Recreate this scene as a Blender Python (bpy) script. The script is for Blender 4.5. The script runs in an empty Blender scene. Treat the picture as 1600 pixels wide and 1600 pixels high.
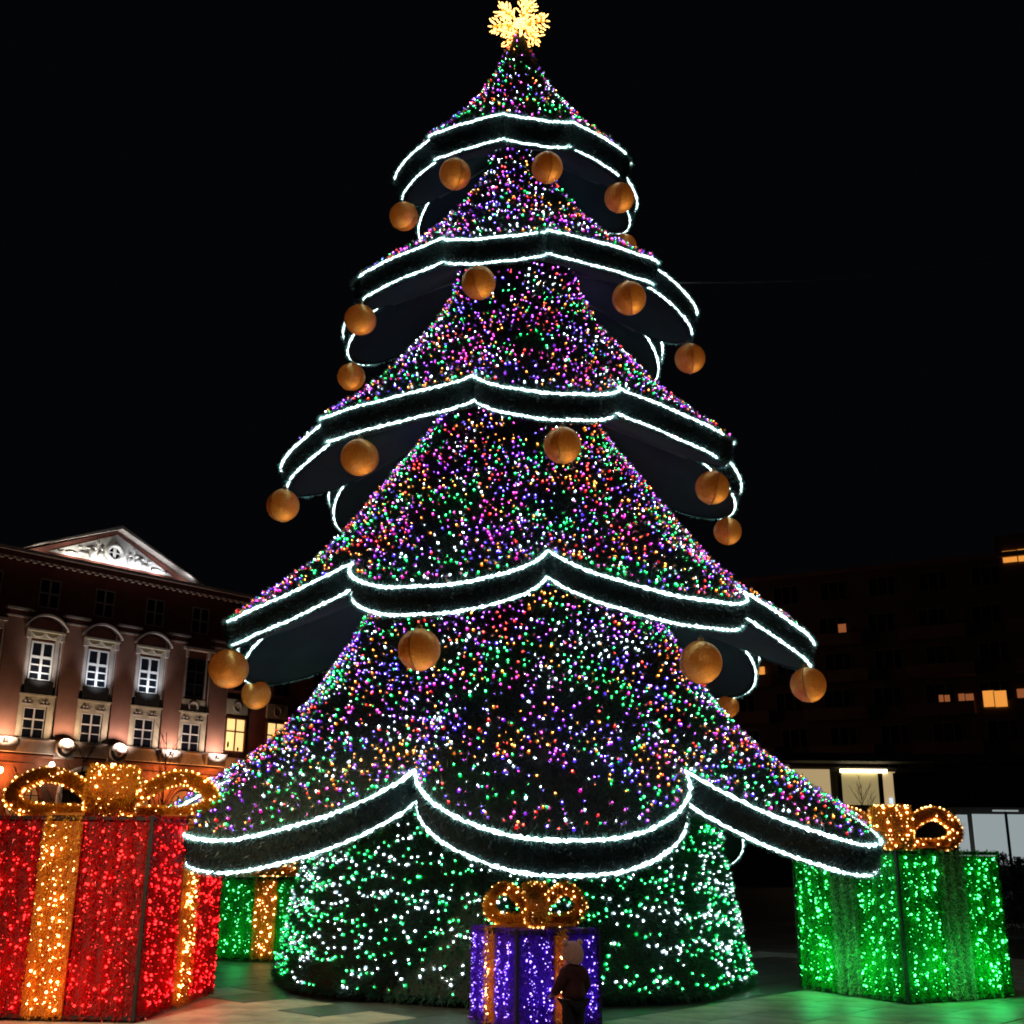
import bpy, bmesh, math, random
import numpy as np
from mathutils import Vector, Matrix
random.seed(7); rng = np.random.default_rng(7)
SC = bpy.context.scene
COL = SC.collection
PI = math.pi
# ------------------------------------------------------------------ camera
PITCH, ROLL, FPX = math.radians(16.89), math.radians(0.54), 1776.0
cd = bpy.data.cameras.new('camera'); cam = bpy.data.objects.new('camera', cd); COL.objects.link(cam)
cd.sensor_width = 36; cd.lens = FPX / 1600 * 36; cd.clip_end = 2000; cd.clip_start = .05
cam.matrix_world = Matrix.Translation((0, 0, 1.6)) @ Matrix.Rotation(PI / 2 + PITCH, 4, 'X') @ Matrix.Rotation(ROLL, 4, 'Z')
SC.camera = cam
# ------------------------------------------------------------------ night sky, exposure
w = bpy.data.worlds.new('World'); SC.world = w; w.use_nodes = True
w.node_tree.nodes['Background'].inputs[0].default_value = (.62, .70, 1.0, 1)
w.node_tree.nodes['Background'].inputs[1].default_value = .0019
SC.view_settings.view_transform = 'Standard'; SC.view_settings.look = 'None'
SC.view_settings.exposure = 0; SC.view_settings.gamma = 1
SC.cycles.use_light_tree = True; SC.cycles.filter_width = 1.8
SC.cycles.max_bounces = 4; SC.cycles.diffuse_bounces = 2; SC.cycles.glossy_bounces = 2
SC.cycles.sample_clamp_indirect = 1.5; SC.cycles.sample_clamp_direct = 0

def lamp(kind, name, loc, energy, color, target=None, size=.1, spot=None, blend=.6, parent=None):
    l = bpy.data.lights.new(name, kind); l.energy = energy; l.color = color
    if kind in ('POINT', 'SPOT'): l.shadow_soft_size = size
    if kind == 'SPOT': l.spot_size = math.radians(spot or 60); l.spot_blend = blend
    if kind == 'AREA': l.size = size
    o = bpy.data.objects.new(name, l); COL.objects.link(o); o.location = loc
    if target is not None:
        d = Vector(target) - Vector(loc); o.rotation_euler = d.to_track_quat('-Z', 'Y').to_euler()
    if parent: o.parent = parent
    return o
WARM = (1, .62, .30)
# the square's own flood lamps, standing low in front of the tree and turned up at it
TREE_FLOODS = [((4.2, 10.6, .2), (1.0, 15.5, 10.0), 95), ((-3.4, 10.4, .2), (-1.4, 15.5, 10.0), 95)]
for i, (p, t, e) in enumerate(TREE_FLOODS):
    lamp('SPOT', 'tree_flood_lamp', p, e * .9, (1, .45, .14), t, .12, 74, .6)
# added fill spots, unseen, standing in for the square's street lighting
lamp('SPOT', 'square_fill_spot', (-30, 20, 5), 1500, (1, .62, .42), (-20, 56, 18.5), .5, 60, 1)  # wash added for the palace's upper wall
lamp('SPOT', 'square_fill_spot', (-6, 4, 9), 5600, (1, .80, .48), (-2.7, 12.4, 0), .3, 34, 1)
lamp('SPOT', 'square_fill_spot', (5, 1, 9), 800, (1, .9, .7), (2.6, 12.2, 0), .3, 44, 1)

# ------------------------------------------------------------------ pixel helper: direction of a photo point (1600 px)
def ray(u, v):
    du, dv = u - 800, v - 800
    x = du * math.cos(ROLL) + dv * math.sin(ROLL); y = -du * math.sin(ROLL) + dv * math.cos(ROLL)
    return np.array([x, FPX * math.cos(PITCH) + y * math.sin(PITCH), FPX * math.sin(PITCH) - y * math.cos(PITCH)])
AX, AY = 0.05, 16.65                       # the tree's axis
def on_cyl(u, v, R, far=False):
    d = ray(u, v); h = d[:2]; c = np.array([AX, AY]); a = h @ h; b = h @ c; k = c @ c - R * R
    disc = b * b - a * k
    t = b / a if disc < 0 else (b + (1 if far else -1) * math.sqrt(disc)) / a
    return d * t + np.array([0, 0, 1.6])
def ang_of(p): return math.atan2(p[0] - AX, -(p[1] - AY))
def on_y(u, v, Y):
    d = ray(u, v); t = Y / d[1]; return Vector((d[0] * t, Y, 1.6 + d[2] * t))

# ------------------------------------------------------------------ materials
def mat(name, color=(.5, .5, .5), rough=.6, metal=0, noise=0, nscale=5, emit=None, estr=0, bump=0, spec=.5, color2=None, sampling=None, trans=0, stretch=None):
    m = bpy.data.materials.new(name); m.use_nodes = True; nt = m.node_tree; b = nt.nodes['Principled BSDF']
    b.inputs['Base Color'].default_value = (*color, 1); b.inputs['Roughness'].default_value = rough
    b.inputs['Metallic'].default_value = metal; b.inputs['Specular IOR Level'].default_value = spec
    if trans: b.inputs['Transmission Weight'].default_value = trans
    if emit: b.inputs['Emission Color'].default_value = (*emit, 1); b.inputs['Emission Strength'].default_value = estr
    if noise or color2 or bump:
        tc = nt.nodes.new('ShaderNodeTexCoord'); n = nt.nodes.new('ShaderNodeTexNoise'); n.inputs['Scale'].default_value = nscale
        n.inputs['Detail'].default_value = 6
        src = tc.outputs['Object']
        if stretch:
            mp = nt.nodes.new('ShaderNodeMapping'); mp.inputs['Scale'].default_value = stretch
            nt.links.new(src, mp.inputs[0]); src = mp.outputs[0]
        nt.links.new(src, n.inputs['Vector'])
        mr = nt.nodes.new('ShaderNodeValToRGB')
        c2 = color2 or tuple(c * (1 - noise) for c in color); c1 = color if color2 else tuple(min(1, c * (1 + noise)) for c in color)
        mr.color_ramp.elements[0].position = .35; mr.color_ramp.elements[1].position = .65
        mr.color_ramp.elements[0].color = (*c2, 1); mr.color_ramp.elements[1].color = (*c1, 1)
        nt.links.new(n.outputs['Fac'], mr.inputs[0]); nt.links.new(mr.outputs[0], b.inputs['Base Color'])
        if bump:
            bp = nt.nodes.new('ShaderNodeBump'); bp.inputs['Strength'].default_value = bump; bp.inputs['Distance'].default_value = .02
            nt.links.new(n.outputs['Fac'], bp.inputs['Height']); nt.links.new(bp.outputs[0], b.inputs['Normal'])
    if sampling: m.cycles.emission_sampling = sampling
    return m
def emat(name, color, s, sampling=None):
    m = bpy.data.materials.new(name); m.use_nodes = True; nt = m.node_tree; nt.nodes.clear()
    e = nt.nodes.new('ShaderNodeEmission'); o = nt.nodes.new('ShaderNodeOutputMaterial')
    e.inputs[0].default_value = (*color, 1); e.inputs[1].default_value = s; nt.links.new(e.outputs[0], o.inputs[0])
    if sampling: m.cycles.emission_sampling = sampling
    return m
def foil(name, color, metal=.35, rough=.35, trans=.35):
    """tinsel: coloured foil that also lets some light through"""
    m = bpy.data.materials.new(name); m.use_nodes = True; nt = m.node_tree; b = nt.nodes['Principled BSDF']
    b.inputs['Base Color'].default_value = (*color, 1); b.inputs['Metallic'].default_value = metal; b.inputs['Roughness'].default_value = rough
    t = nt.nodes.new('ShaderNodeBsdfTranslucent'); t.inputs[0].default_value = (*color, 1)
    mx = nt.nodes.new('ShaderNodeMixShader'); mx.inputs[0].default_value = trans
    o = nt.nodes['Material Output']
    nt.links.new(b.outputs[0], mx.inputs[1]); nt.links.new(t.outputs[0], mx.inputs[2]); nt.links.new(mx.outputs[0], o.inputs[0])
    return m
M = {}
M['needle'] = foil('garland_needles', (.035, .085, .065), .1, .3, .25)
M['needle2'] = foil('dark_garland_needles', (.004, .026, .026), .1, .4, .2)
M['skirt'] = mat('dark_green_netting', (.010, .020, .015), .9, noise=.5, nscale=9)
M['fascia'] = mat('black_green_fabric', (.003, .014, .016), .9, noise=.5, nscale=7)
M['under'] = mat('underside_fabric', (.003, .022, .021), .9, noise=.35, nscale=1.6)
M['frost'] = foil('frosted_tinsel', (.30, .62, .56), .1, .3, .4)
M['rope'] = emat('white_light_rope', (.74, .97, .97), 7.5)
M['spoke'] = mat('galvanised_spoke', (.10, .12, .12), .5, .5)
M['rope_fix'] = mat('rope_clip', (.02, .02, .02), .6)
# a tiny, very bright die inside a dim coloured cap
LED = {'white': ((.62, .85, 1), 1.3, (.85, .97, 1), 60), 'green': ((.0, 1, .14), .9, (.03, 1, .18), 60), 'purple': ((.34, .02, 1), 1.0, (.36, .07, 1), 64),
       'blue': ((.10, .04, 1), 1.2, (.14, .09, 1), 70), 'magenta': ((1, .01, .55), .8, (1, .06, .60), 44), 'red': ((1, .01, .015), .8, (1, .05, .035), 40),
       'amber': ((1, .24, .01), .8, (1, .30, .05), 44)}
for k, (a, sa, b, sb) in LED.items():
    M['rim_' + k] = emat(k + '_led_collar', a, sa); M['tip_' + k] = emat(k + '_led_tip', b, sb)
M['tuft'] = foil('led_halo_blades', (.42, .48, .46), .1, .35, .4)

# ------------------------------------------------------------------ object helpers
def link(name, data, parent=None, label=None, cat=None, group=None, kind=None):
    o = bpy.data.objects.new(name, data); COL.objects.link(o)
    if parent is not None: o.parent = parent
    if label: o['label'] = label
    if cat: o['category'] = cat
    if group: o['group'] = group
    if kind: o['kind'] = kind
    return o
def empty(name, loc, rz=0, **k):
    o = link(name, None, **k); o.location = loc; o.rotation_euler = (0, 0, rz); o.empty_display_size = .3
    return o
def np_mesh(name, V, F, mats, mi=None, smooth=False):
    """V (n,3); F list of arrays (m,k) of equal k each, or a single array"""
    Fs = F if isinstance(F, list) else [F]
    me = bpy.data.meshes.new(name); V = np.asarray(V, dtype=np.float32)
    me.vertices.add(len(V)); me.vertices.foreach_set('co', V.ravel())
    nl = sum(f.size for f in Fs); npol = sum(len(f) for f in Fs)
    me.loops.add(nl); me.polygons.add(npol)
    me.loops.foreach_set('vertex_index', np.concatenate([f.ravel() for f in Fs]).astype(np.int32))
    tot = np.concatenate([np.full(len(f), f.shape[1]) for f in Fs]); st = np.concatenate([[0], np.cumsum(tot)[:-1]])
    me.polygons.foreach_set('loop_start', st.astype(np.int32))
    try: me.polygons.foreach_set('loop_total', tot.astype(np.int32))
    except Exception: pass
    for m in (mats if isinstance(mats, list) else [mats]): me.materials.append(m)
    if mi is not None: me.polygons.foreach_set('material_index', np.asarray(mi, dtype=np.int32))
    me.polygons.foreach_set('use_smooth', np.full(npol, smooth))
    me.update(calc_edges=True); me.validate()
    return me
class MB:
    """collects simple solids into one mesh"""
    def __init__(s): s.v = []; s.f = []
    def add(s, v, f):
        n = len(s.v); s.v += [tuple(p) for p in v]; s.f += [tuple(i + n for i in q) for q in f]
    def box(s, x0, x1, y0, y1, z0, z1):
        v = [(x, y, z) for z in (z0, z1) for y in (y0, y1) for x in (x0, x1)]
        s.add(v, [(0, 2, 3, 1), (4, 5, 7, 6), (0, 1, 5, 4), (2, 6, 7, 3), (0, 4, 6, 2), (1, 3, 7, 5)])
    def prism(s, pts, y0, y1):
        """polygon given in (x,z), extruded from y0 to y1"""
        n = len(pts); v = [(x, y0, z) for x, z in pts] + [(x, y1, z) for x, z in pts]
        s.add(v, [tuple(range(n)), tuple(range(2 * n - 1, n - 1, -1))] + [(i, i + n, (i + 1) % n + n, (i + 1) % n) for i in range(n)])
    def tube(s, pts, r, n=6, r2=None, cap=True):
        pts = [Vector(p) for p in pts]; rings = []
        for i, p in enumerate(pts):
            t = (pts[min(i + 1, len(pts) - 1)] - pts[max(i - 1, 0)]); t = t.normalized() if t.length > 1e-9 else Vector((0, 0, 1))
            a = t.orthogonal().normalized() if i == 0 else (pa - t * pa.dot(t)).normalized()
            pa = a; b = t.cross(a)
            rr = r if r2 is None else r + (r2 - r) * i / (len(pts) - 1)
            rings.append([p + (a * math.cos(2 * PI * k / n) + b * math.sin(2 * PI * k / n)) * rr for k in range(n)])
        v = [q for g in rings for q in g]; f = []
        for i in range(len(rings) - 1):
            for k in range(n): f.append((i * n + k, i * n + (k + 1) % n, (i + 1) * n + (k + 1) % n, (i + 1) * n + k))
        if cap: f += [tuple(range(n - 1, -1, -1)), tuple((len(rings) - 1) * n + k for k in range(n))]
        s.add(v, f)
    def ball(s, c, r, n=10, m=7, sc=(1, 1, 1)):
        v = [(c[0], c[1], c[2] + r * sc[2])]; f = []
        for i in range(1, m):
            t = PI * i / m
            for k in range(n): v.append((c[0] + r * sc[0] * math.sin(t) * math.cos(2 * PI * k / n), c[1] + r * sc[1] * math.sin(t) * math.sin(2 * PI * k / n), c[2] + r * sc[2] * math.cos(t)))
        v.append((c[0], c[1], c[2] - r * sc[2]))
        for k in range(n): f.append((0, 1 + k, 1 + (k + 1) % n))
        for i in range(m - 2):
            for k in range(n): f.append((1 + i * n + k, 1 + (i + 1) * n + k, 1 + (i + 1) * n + (k + 1) % n, 1 + i * n + (k + 1) % n))
        L = len(v) - 1
        for k in range(n): f.append((L, 1 + (m - 2) * n + (k + 1) % n, 1 + (m - 2) * n + k))
        s.add(v, f)
    def mesh(s, name, m, smooth=False):
        me = bpy.data.meshes.new(name); me.from_pydata(s.v, [], s.f); me.materials.append(m)
        if smooth: me.polygons.foreach_set('use_smooth', [True] * len(me.polygons))
        me.update(); return me
    def build(s, name, m, parent=None, smooth=False, **k): return link(name, s.mesh(name, m, smooth), parent, **k)
def norm(a): return a / np.maximum(np.linalg.norm(a, axis=-1, keepdims=True), 1e-9)
def frames(N):
    ref = np.where(np.abs(N[:, 2:3]) < .9, np.array([[0, 0, 1.]]), np.array([[1., 0, 0]]))
    A = norm(np.cross(ref, N)); B = np.cross(N, A); return A, B
def blades(P, D, length, width, name, m, parent, kind='stuff'):
    """one thin triangle per needle: P roots, D directions"""
    n = len(P); D = norm(D); L = length * rng.uniform(.6, 1.3, (n, 1)); W = norm(np.cross(D, rng.normal(size=(n, 3)))) * width * .5
    V = np.stack([P - W, P + W, P + D * L], 1).reshape(-1, 3)
    return link(name, np_mesh(name, V, np.arange(3 * n).reshape(-1, 3), m), parent, kind=kind)
def bulbs(P, N, size, colors, names, name, parent, tuft=0, die=.58):
    """tiny LED lamps: dim coloured collar and bright tip; colors = index per bulb into names"""
    n = len(P); N = norm(N); A, B = frames(N); K = 5
    s = size[:, None] if np.ndim(size) else np.full((n, 1), size)
    V = []
    for (r, h, kk) in ((.8, -.5, K), (1.05, .3, K)):
        for k in range(kk):
            c, q = math.cos(2 * PI * k / K), math.sin(2 * PI * k / K)
            V.append(P + (A * c + B * q) * r * s + N * h * s)
    for k in range(K):
        c, q = math.cos(2 * PI * k / K), math.sin(2 * PI * k / K); V.append(P + (A * c + B * q) * die * s + N * 1.0 * s)
    V.append(P + N * (1.0 + die * .8) * s)
    V = np.stack(V, 1); nv = V.shape[1]
    f4 = [(k, (k + 1) % K, K + (k + 1) % K, K + k) for k in range(K)] + [(K + k, K + (k + 1) % K, 2 * K + (k + 1) % K, 2 * K + k) for k in range(K)]
    f3 = [(2 * K + k, 2 * K + (k + 1) % K, 3 * K) for k in range(K)]
    off = (np.arange(n) * nv)[:, None, None]
    F4 = (np.array(f4)[None] + off).reshape(-1, 4); F3 = (np.array(f3)[None] + off).reshape(-1, 3)
    if tuft:  # blades added round each bulb to show its light as a halo
        Pt = np.repeat(P, tuft, 0); Nt = np.repeat(N, tuft, 0); D = Nt * .10 + rng.normal(size=Pt.shape) * .7
        blades(Pt + Nt * np.repeat(size if np.ndim(size) else np.full(n, size), tuft)[:, None] * .9, D, .050, .0090, 'led_halo_blades', M['tuft'], parent)
    mats = []
    for c in names: mats += [M['rim_' + c], M['tip_' + c]]
    m4 = (colors[:, None] * 2 + np.array([0] * K + [0 if tuft else 1] * K)[None]).ravel(); m3 = np.repeat(colors * 2 + 1, K)
    return link(name, np_mesh(name, V.reshape(-1, 3), [F4, F3], mats, np.concatenate([m4, m3])), parent, kind='stuff')
def vnoise(p, f, seed=0):
    """cheap smooth value noise for colour patches"""
    q = p * f + seed * 17.3
    return (np.sin(q[:, 0] * 1.7 + 1.3 * np.sin(q[:, 1] * 1.1 + seed)) + np.sin(q[:, 1] * 1.9 + 1.7 * np.sin(q[:, 2] * 1.3)) + np.sin(q[:, 2] * 2.1 + 1.1 * np.sin(q[:, 0] * .9 + 2))) / 3

# ================================================================== THE SQUARE
def ground_mat():
    m = mat('plaza_paving_far', (.10, .085, .07), .65, color2=(.05, .045, .04), nscale=.5, bump=.2, stretch=(.4, 1, 1))
    return m
G = MB(); G.box(-400, 400, -200, 700, -.6, -.03); G.build('ground', ground_mat(), kind='structure')
# paving laid to the diagonal of the square: u axis along the edge of the dark field
E1 = Vector((.68, -.733, 0)).normalized(); E2 = Vector((.675, .738, 0)).normalized()
slab_mats = [mat('granite_slab_%s' % n, c, .48, noise=.38, nscale=2.6, bump=.3) for n, c in (('pale', (.40, .36, .29)), ('grey', (.34, .32, .27)), ('warm', (.42, .36, .27)))]
dark_m = mat('dark_granite', (.055, .06, .055), .42, noise=.35, nscale=5, bump=.25)
corner = Vector((.10, 11.70, 0))
pav = empty('plaza_paving', (0, 0, 0), kind='structure')
def slab_mesh(m, a, b, t=.03):
    k = MB(); c = .008
    k.add([(c, c, -t), (a - c, c, -t), (a - c, b - c, -t), (c, b - c, -t), (c, c, -.004), (a - c, c, -.004), (a - c, b - c, -.004), (c, b - c, -.004),
           (c + .01, c + .01, 0), (a - c - .01, c + .01, 0), (a - c - .01, b - c - .01, 0), (c + .01, b - c - .01, 0)],
          [(0, 1, 5, 4), (1, 2, 6, 5), (2, 3, 7, 6), (3, 0, 4, 7), (4, 5, 9, 8), (5, 6, 10, 9), (6, 7, 11, 10), (7, 4, 8, 11), (8, 9, 10, 11)])
    return k.mesh('slab', m)
SA, SB = 1.5, .75
sm = [slab_mesh(m, SA, SB) for m in slab_mats]; dk = slab_mesh(dark_m, SA, SB)
rot = math.atan2(E2.y, E2.x)
HD = 8.6
cnt = 0
for i in range(-12, 14):
    for j in range(-18, 26):
        # local coordinates: a along E2 (to the right and away), b along the left and away direction
        a0 = i * SA + (SA / 2 if j % 2 else 0); b0 = j * SB
        p = corner + E2 * a0 - E1 * b0
        c = p + E2 * SA / 2 - E1 * SB / 2
        if c.y < 9.6 or c.y > 22 or abs(c.x) > c.y * .52: continue
        if (c - Vector((AX, AY, 0))).length < 2.4: continue
        if c.y > 17.2 and cnt > 330: continue
        inside = 0 <= a0 + SA / 2 <= HD + .4 and 0 <= b0 + SB / 2 <= HD
        band = (a0 + SA / 2 > HD + .4 and (int((a0 - HD) / 3) % 2 == 1)) or (b0 > HD and int((b0 - HD) / 3) % 2 == 1)
        o = link('slab', dk if (inside or band) else random.choice(sm), pav); o.location = p; o.rotation_euler = (0, 0, rot); cnt += 1
# paving bands further out, beyond the size where joints show
for k, (y0, y1, x0, x1) in enumerate([(23.2, 24.1, 3.5, 40), (26.5, 27.8, 2, 40), (31, 33, 0, 50), (23.5, 24.5, -40, -5), (28, 30, -40, -4)]):
    b = MB(); b.box(x0, x1, y0, y1, -.05, -.024); b.build('paving_band', dark_m, kind='structure')

# ================================================================== THE CHRISTMAS TREE
# per tier: rotation of the notches, notch radius / height, lobe tip radius / height, fascia height, inset of its lower edge
TIERS = [
 dict(phi=-10.0, Rn=1.57, zn=12.66, Rt=2.03, zt=12.20, hb=.38, dr=.12, ri=.10, zi=15.35, n={0:(787,178),1:(890,190),-1:(683,212)}),
 dict(phi=12.6, Rn=2.18, zn=10.28, Rt=2.84, zt=9.74, hb=.35, dr=.08, ri=.43, zi=12.95, n={0:(855,360),-1:(697,372),1:(1003,406)}),
 dict(phi=-13.7, Rn=2.83, zn=7.67, Rt=3.54, zt=7.13, hb=.33, dr=.10, ri=.93, zi=10.60, n={0:(740,588),1:(962,606),-1:(532,647)}),
 dict(phi=8.0, Rn=3.50, zn=5.07, Rt=4.26, zt=4.47, hb=.33, dr=.06, ri=1.06, zi=8.25, n={0:(855,862),-1:(554,880),1:(1143,915)}),
 dict(phi=-16.2, Rn=4.02, zn=2.52, Rt=5.18, zt=1.75, hb=.35, dr=.07, ri=1.85, zi=5.45, n={0:(650,1205),1:(1068,1205)}),
]
FW = np.array([0, .15, .35, .6, .8, 1.]); FFS = [[0, .07, .21, .46, .71, 1.], [0, .03, .19, .45, .69, 1.], [0, .04, .20, .48, .71, 1.], [0, .12, .30, .53, .70, 1.], [0, .10, .25, .44, .65, 1.]]
for T in TIERS: T['FF'] = np.array(FFS[TIERS.index(T)])
for T in TIERS:
    th = [math.radians(T['phi']) + j * PI / 4 for j in range(-4, 5)]; zz = [T['zn']] * 9
    for j, uv in T['n'].items():
        p = on_cyl(*uv, T['Rn']); th[j + 4] = ang_of(p); zz[j + 4] = p[2]
    th[8] = th[0] + 2 * PI; zz[8] = zz[0]
    T['th'] = np.array(th); T['zz'] = np.array(zz)
def edge(T, t):
    """radius and height of the tier's rim at azimuth t (array)"""
    th = T['th']; q = (t - th[0]) % (2 * PI) + th[0]
    i = np.clip(np.searchsorted(th, q, side='right') - 1, 0, 7)
    u = (q - th[i]) / (th[i + 1] - th[i]); s = np.sin(PI * np.clip(u, 0, 1)) ** .72
    z0 = T['zz'][i] * (1 - u) + T['zz'][i + 1] * u
    return T['Rn'] + (T['Rt'] - T['Rn']) * s, z0 + (T['zt'] - T['zn']) * s
def skirt_pt(T, t, wv):
    R, z = edge(T, t); q = wv ** 5.0; r = T['ri'] + (T['Rn'] - T['ri']) * np.interp(wv, FW, T['FF']) + (R - T['Rn']) * q; zz = T['zi'] + (T['zn'] - T['zi']) * wv + (z - T['zn']) * q
    return np.stack([AX + r * np.sin(t), AY - r * np.cos(t), zz], -1)
def skirt_n(T, t, wv):
    e = 1e-3; a = skirt_pt(T, t + e, wv) - skirt_pt(T, t - e, wv); w1 = np.clip(wv + e, 0, 1); w0 = np.clip(wv - e, 0, 1)
    b = skirt_pt(T, t, w1) - skirt_pt(T, t, w0); n = norm(np.cross(b, a))
    rad = np.stack([np.sin(t), -np.cos(t), np.zeros_like(t)], -1)
    return n * np.sign(np.sum(n * (rad + [0, 0, .3]), -1, keepdims=True))
def grid_faces(nu, nv, wrap=True):
    i, j = np.meshgrid(np.arange(nu if wrap else nu - 1), np.arange(nv - 1), indexing='ij'); i2 = (i + 1) % nu
    return np.stack([i * nv + j, i2 * nv + j, i2 * nv + j + 1, i * nv + j + 1], -1).reshape(-1, 4)
tree = empty('christmas_tree', (0, 0, 0), label='giant conical Christmas tree of five lobed tiers covered in coloured lights with white light ropes', cat='Christmas tree')
NU = 256
def theta_samples():
    return None
COLN = ['white', 'green', 'purple', 'blue', 'magenta', 'red', 'amber']
SPACING = [.112, .102, .097, .090, .089]
for k, T in enumerate(TIERS):
    # sample azimuths so that every notch is hit exactly
    t = np.concatenate([np.linspace(T['th'][i], T['th'][i + 1], 33)[:-1] for i in range(8)]); nu = len(t)
    wv = np.linspace(0, 1, 30) ** .8
    V = np.stack([skirt_pt(T, t, np.full(nu, x)) for x in wv], 1)
    tier = link('tier', np_mesh('tier', V.reshape(-1, 3), grid_faces(nu, len(wv)), M['skirt'], smooth=True), tree)
    R, z = edge(T, t); sn, cs = np.sin(t), -np.cos(t)
    def ring(Rr, zr): return np.stack([AX + Rr * sn, AY + Rr * cs, zr], -1)
    rings = [ring(R - .05, z + .015), ring(R + .012, z), ring(R + .02 - T['dr'] * .5, z - T['hb'] * .5), ring(R - T['dr'], z - T['hb']), ring(R - T['dr'] - .07, z - T['hb'] + .01), ring(R - .12, z - .05)]
    V = np.stack(rings + [rings[0] + 0], 1)
    link('fascia', np_mesh('fascia', V.reshape(-1, 3), grid_faces(nu, 7), M['fascia']), tier)
    # underside: a stretched cloth from the lower rim in to the stem of the next tier
    rn, zn2 = (TIERS[k + 1]['ri'] + .03, TIERS[k + 1]['zi'] - .02) if k < 4 else (2.66, 2.62)
    us = []
    for x in np.linspace(0, 1, 7):
        rr = (R - T['dr'] - .06) * (1 - x) + rn * x; zz = (z - T['hb'] + .03) * (1 - x) + zn2 * x - .10 * math.sin(PI * x)
        us.append(ring(rr, zz))
    link('underside', np_mesh('underside', np.stack(us, 1).reshape(-1, 3), grid_faces(nu, 7), M['under'], smooth=True), tier)
    for j in range(8):                               # steel spokes under the cloth
        a = T['th'][j]; Re, ze = edge(T, np.array([a + 1e-4])); Re, ze = Re[0], ze[0]; u_ = MB(); sx_, sy_ = math.sin(a), -math.cos(a)
        u_.tube([(AX + (Re - T['dr'] - .1) * sx_, AY + (Re - T['dr'] - .1) * sy_, ze - T['hb'] + .0), (AX + rn * sx_, AY + rn * sy_, zn2 - .10)], .022, 5)
        u_.build('spoke', M['spoke'], tier)
    # light ropes: upper and lower rim
    for which, (dR, dz) in enumerate(((.03, .0), (-T['dr'] + .018, -T['hb'] + .024))):
        K = 5; rr = (.0115, .0125, .0135, .0145, .0160)[k]; SUBD = 5
        base = ring(R + dR, z + dz); nxt = np.roll(base, -1, 0)
        pts = np.stack([base * (1 - f) + nxt * f for f in np.arange(SUBD) / SUBD], 1).reshape(-1, 3); nr = len(pts)
        wob = rng.normal(0, .004, (nr, 3)); wob[:, 2] += .010 * np.sin(np.arange(nr) * .11 + k) * np.sin(np.arange(nr) * .037); pts = pts + wob
        tan = norm(np.roll(pts, -1, 0) - np.roll(pts, 1, 0)); up = np.tile([[0, 0, 1.]], (nr, 1)); side = norm(np.cross(tan, up)); up = np.cross(side, tan)
        rad = rr * (1 + .38 * rng.normal(size=(nr, 1)).clip(-1.4, 1.6))
        V = np.stack([pts + (side * math.cos(2 * PI * q / K) + up * math.sin(2 * PI * q / K)) * rad for q in range(K)], 1)
        brk = int(rng.integers(0, nu)); io = np.arange(nr) // SUBD; lob = io // 32; uu = io % 32
        skip = (io == brk) | ((k < 4) & (((lob == 5) & (uu >= 16) & (uu < 22)) | ((lob == 2) & (uu >= 8) & (uu < 15))))
        ii = np.nonzero(~skip)[0]; F = np.concatenate([np.stack([ii * K + q, ((ii + 1) % nr) * K + q, ((ii + 1) % nr) * K + (q + 1) % K, ii * K + (q + 1) % K], 1) for q in range(K)])
        link('light_rope', np_mesh('light_rope', V.reshape(-1, 3), F, M['rope']), tier)
        pts = pts[::SUBD]; tan = tan[::SUBD]
        # frosted tinsel sleeve around the rope
        seg = np.linalg.norm(np.roll(pts, -1, 0) - pts, axis=1); n = int(seg.sum() * 420)
        idx = rng.choice(nu, n, p=seg / seg.sum()); f = rng.random((n, 1)); P = pts[idx] * (1 - f) + pts[(idx + 1) % nu] * f
        D = norm(rng.normal(size=(n, 3))) + tan[idx] * .2; P = P + norm(D) * rr * .8
        vis = ((P[:, 0] - AX) * sn[idx] * 0 + (AY - P[:, 1])) > -R.max() * .75
        blades(P[vis], D[vis], .060, .006, 'tinsel_fringe', M['frost'], tier)
    # garland needles on skirt and fascia (front three quarters)
    area = (T['Rn'] + T['ri']) * PI * math.hypot(T['zi'] - T['zn'], T['Rn']) * .75
    n = int(area * 900); tt = rng.uniform(-2.2, 2.2, n); ww = rng.random(n) ** .50
    P = skirt_pt(T, tt, ww); N = skirt_n(T, tt, ww)
    blades(P, N * .8 + rng.normal(size=(n, 3)) * .55 - [0, 0, .15], .085, .010, 'needles', M['needle'], tier)
    n = int(T['Rt'] * 4.4 * T['hb'] * 2600); tt = rng.uniform(-2.2, 2.2, n); ww = rng.random(n)
    R2, z2 = edge(T, tt); P = np.stack([AX + (R2 + .02 - T['dr'] * ww) * np.sin(tt), AY - (R2 + .02 - T['dr'] * ww) * np.cos(tt), z2 - T['hb'] * ww], -1)
    N = np.stack([np.sin(tt), -np.cos(tt), np.zeros(n)], -1)
    blades(P, N * .5 + rng.normal(size=(n, 3)) * .6 - [0, 0, .3], .06, .009, 'fascia_needles', M['needle2'], tier)
    # LED strings: hang down the skirt in wavering columns
    Ps, Ns = [], []
    sp = SPACING[k]; L = math.hypot(T['zi'] - T['zn'], T['Rn'] - T['ri']); rows = int(L / sp)
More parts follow.
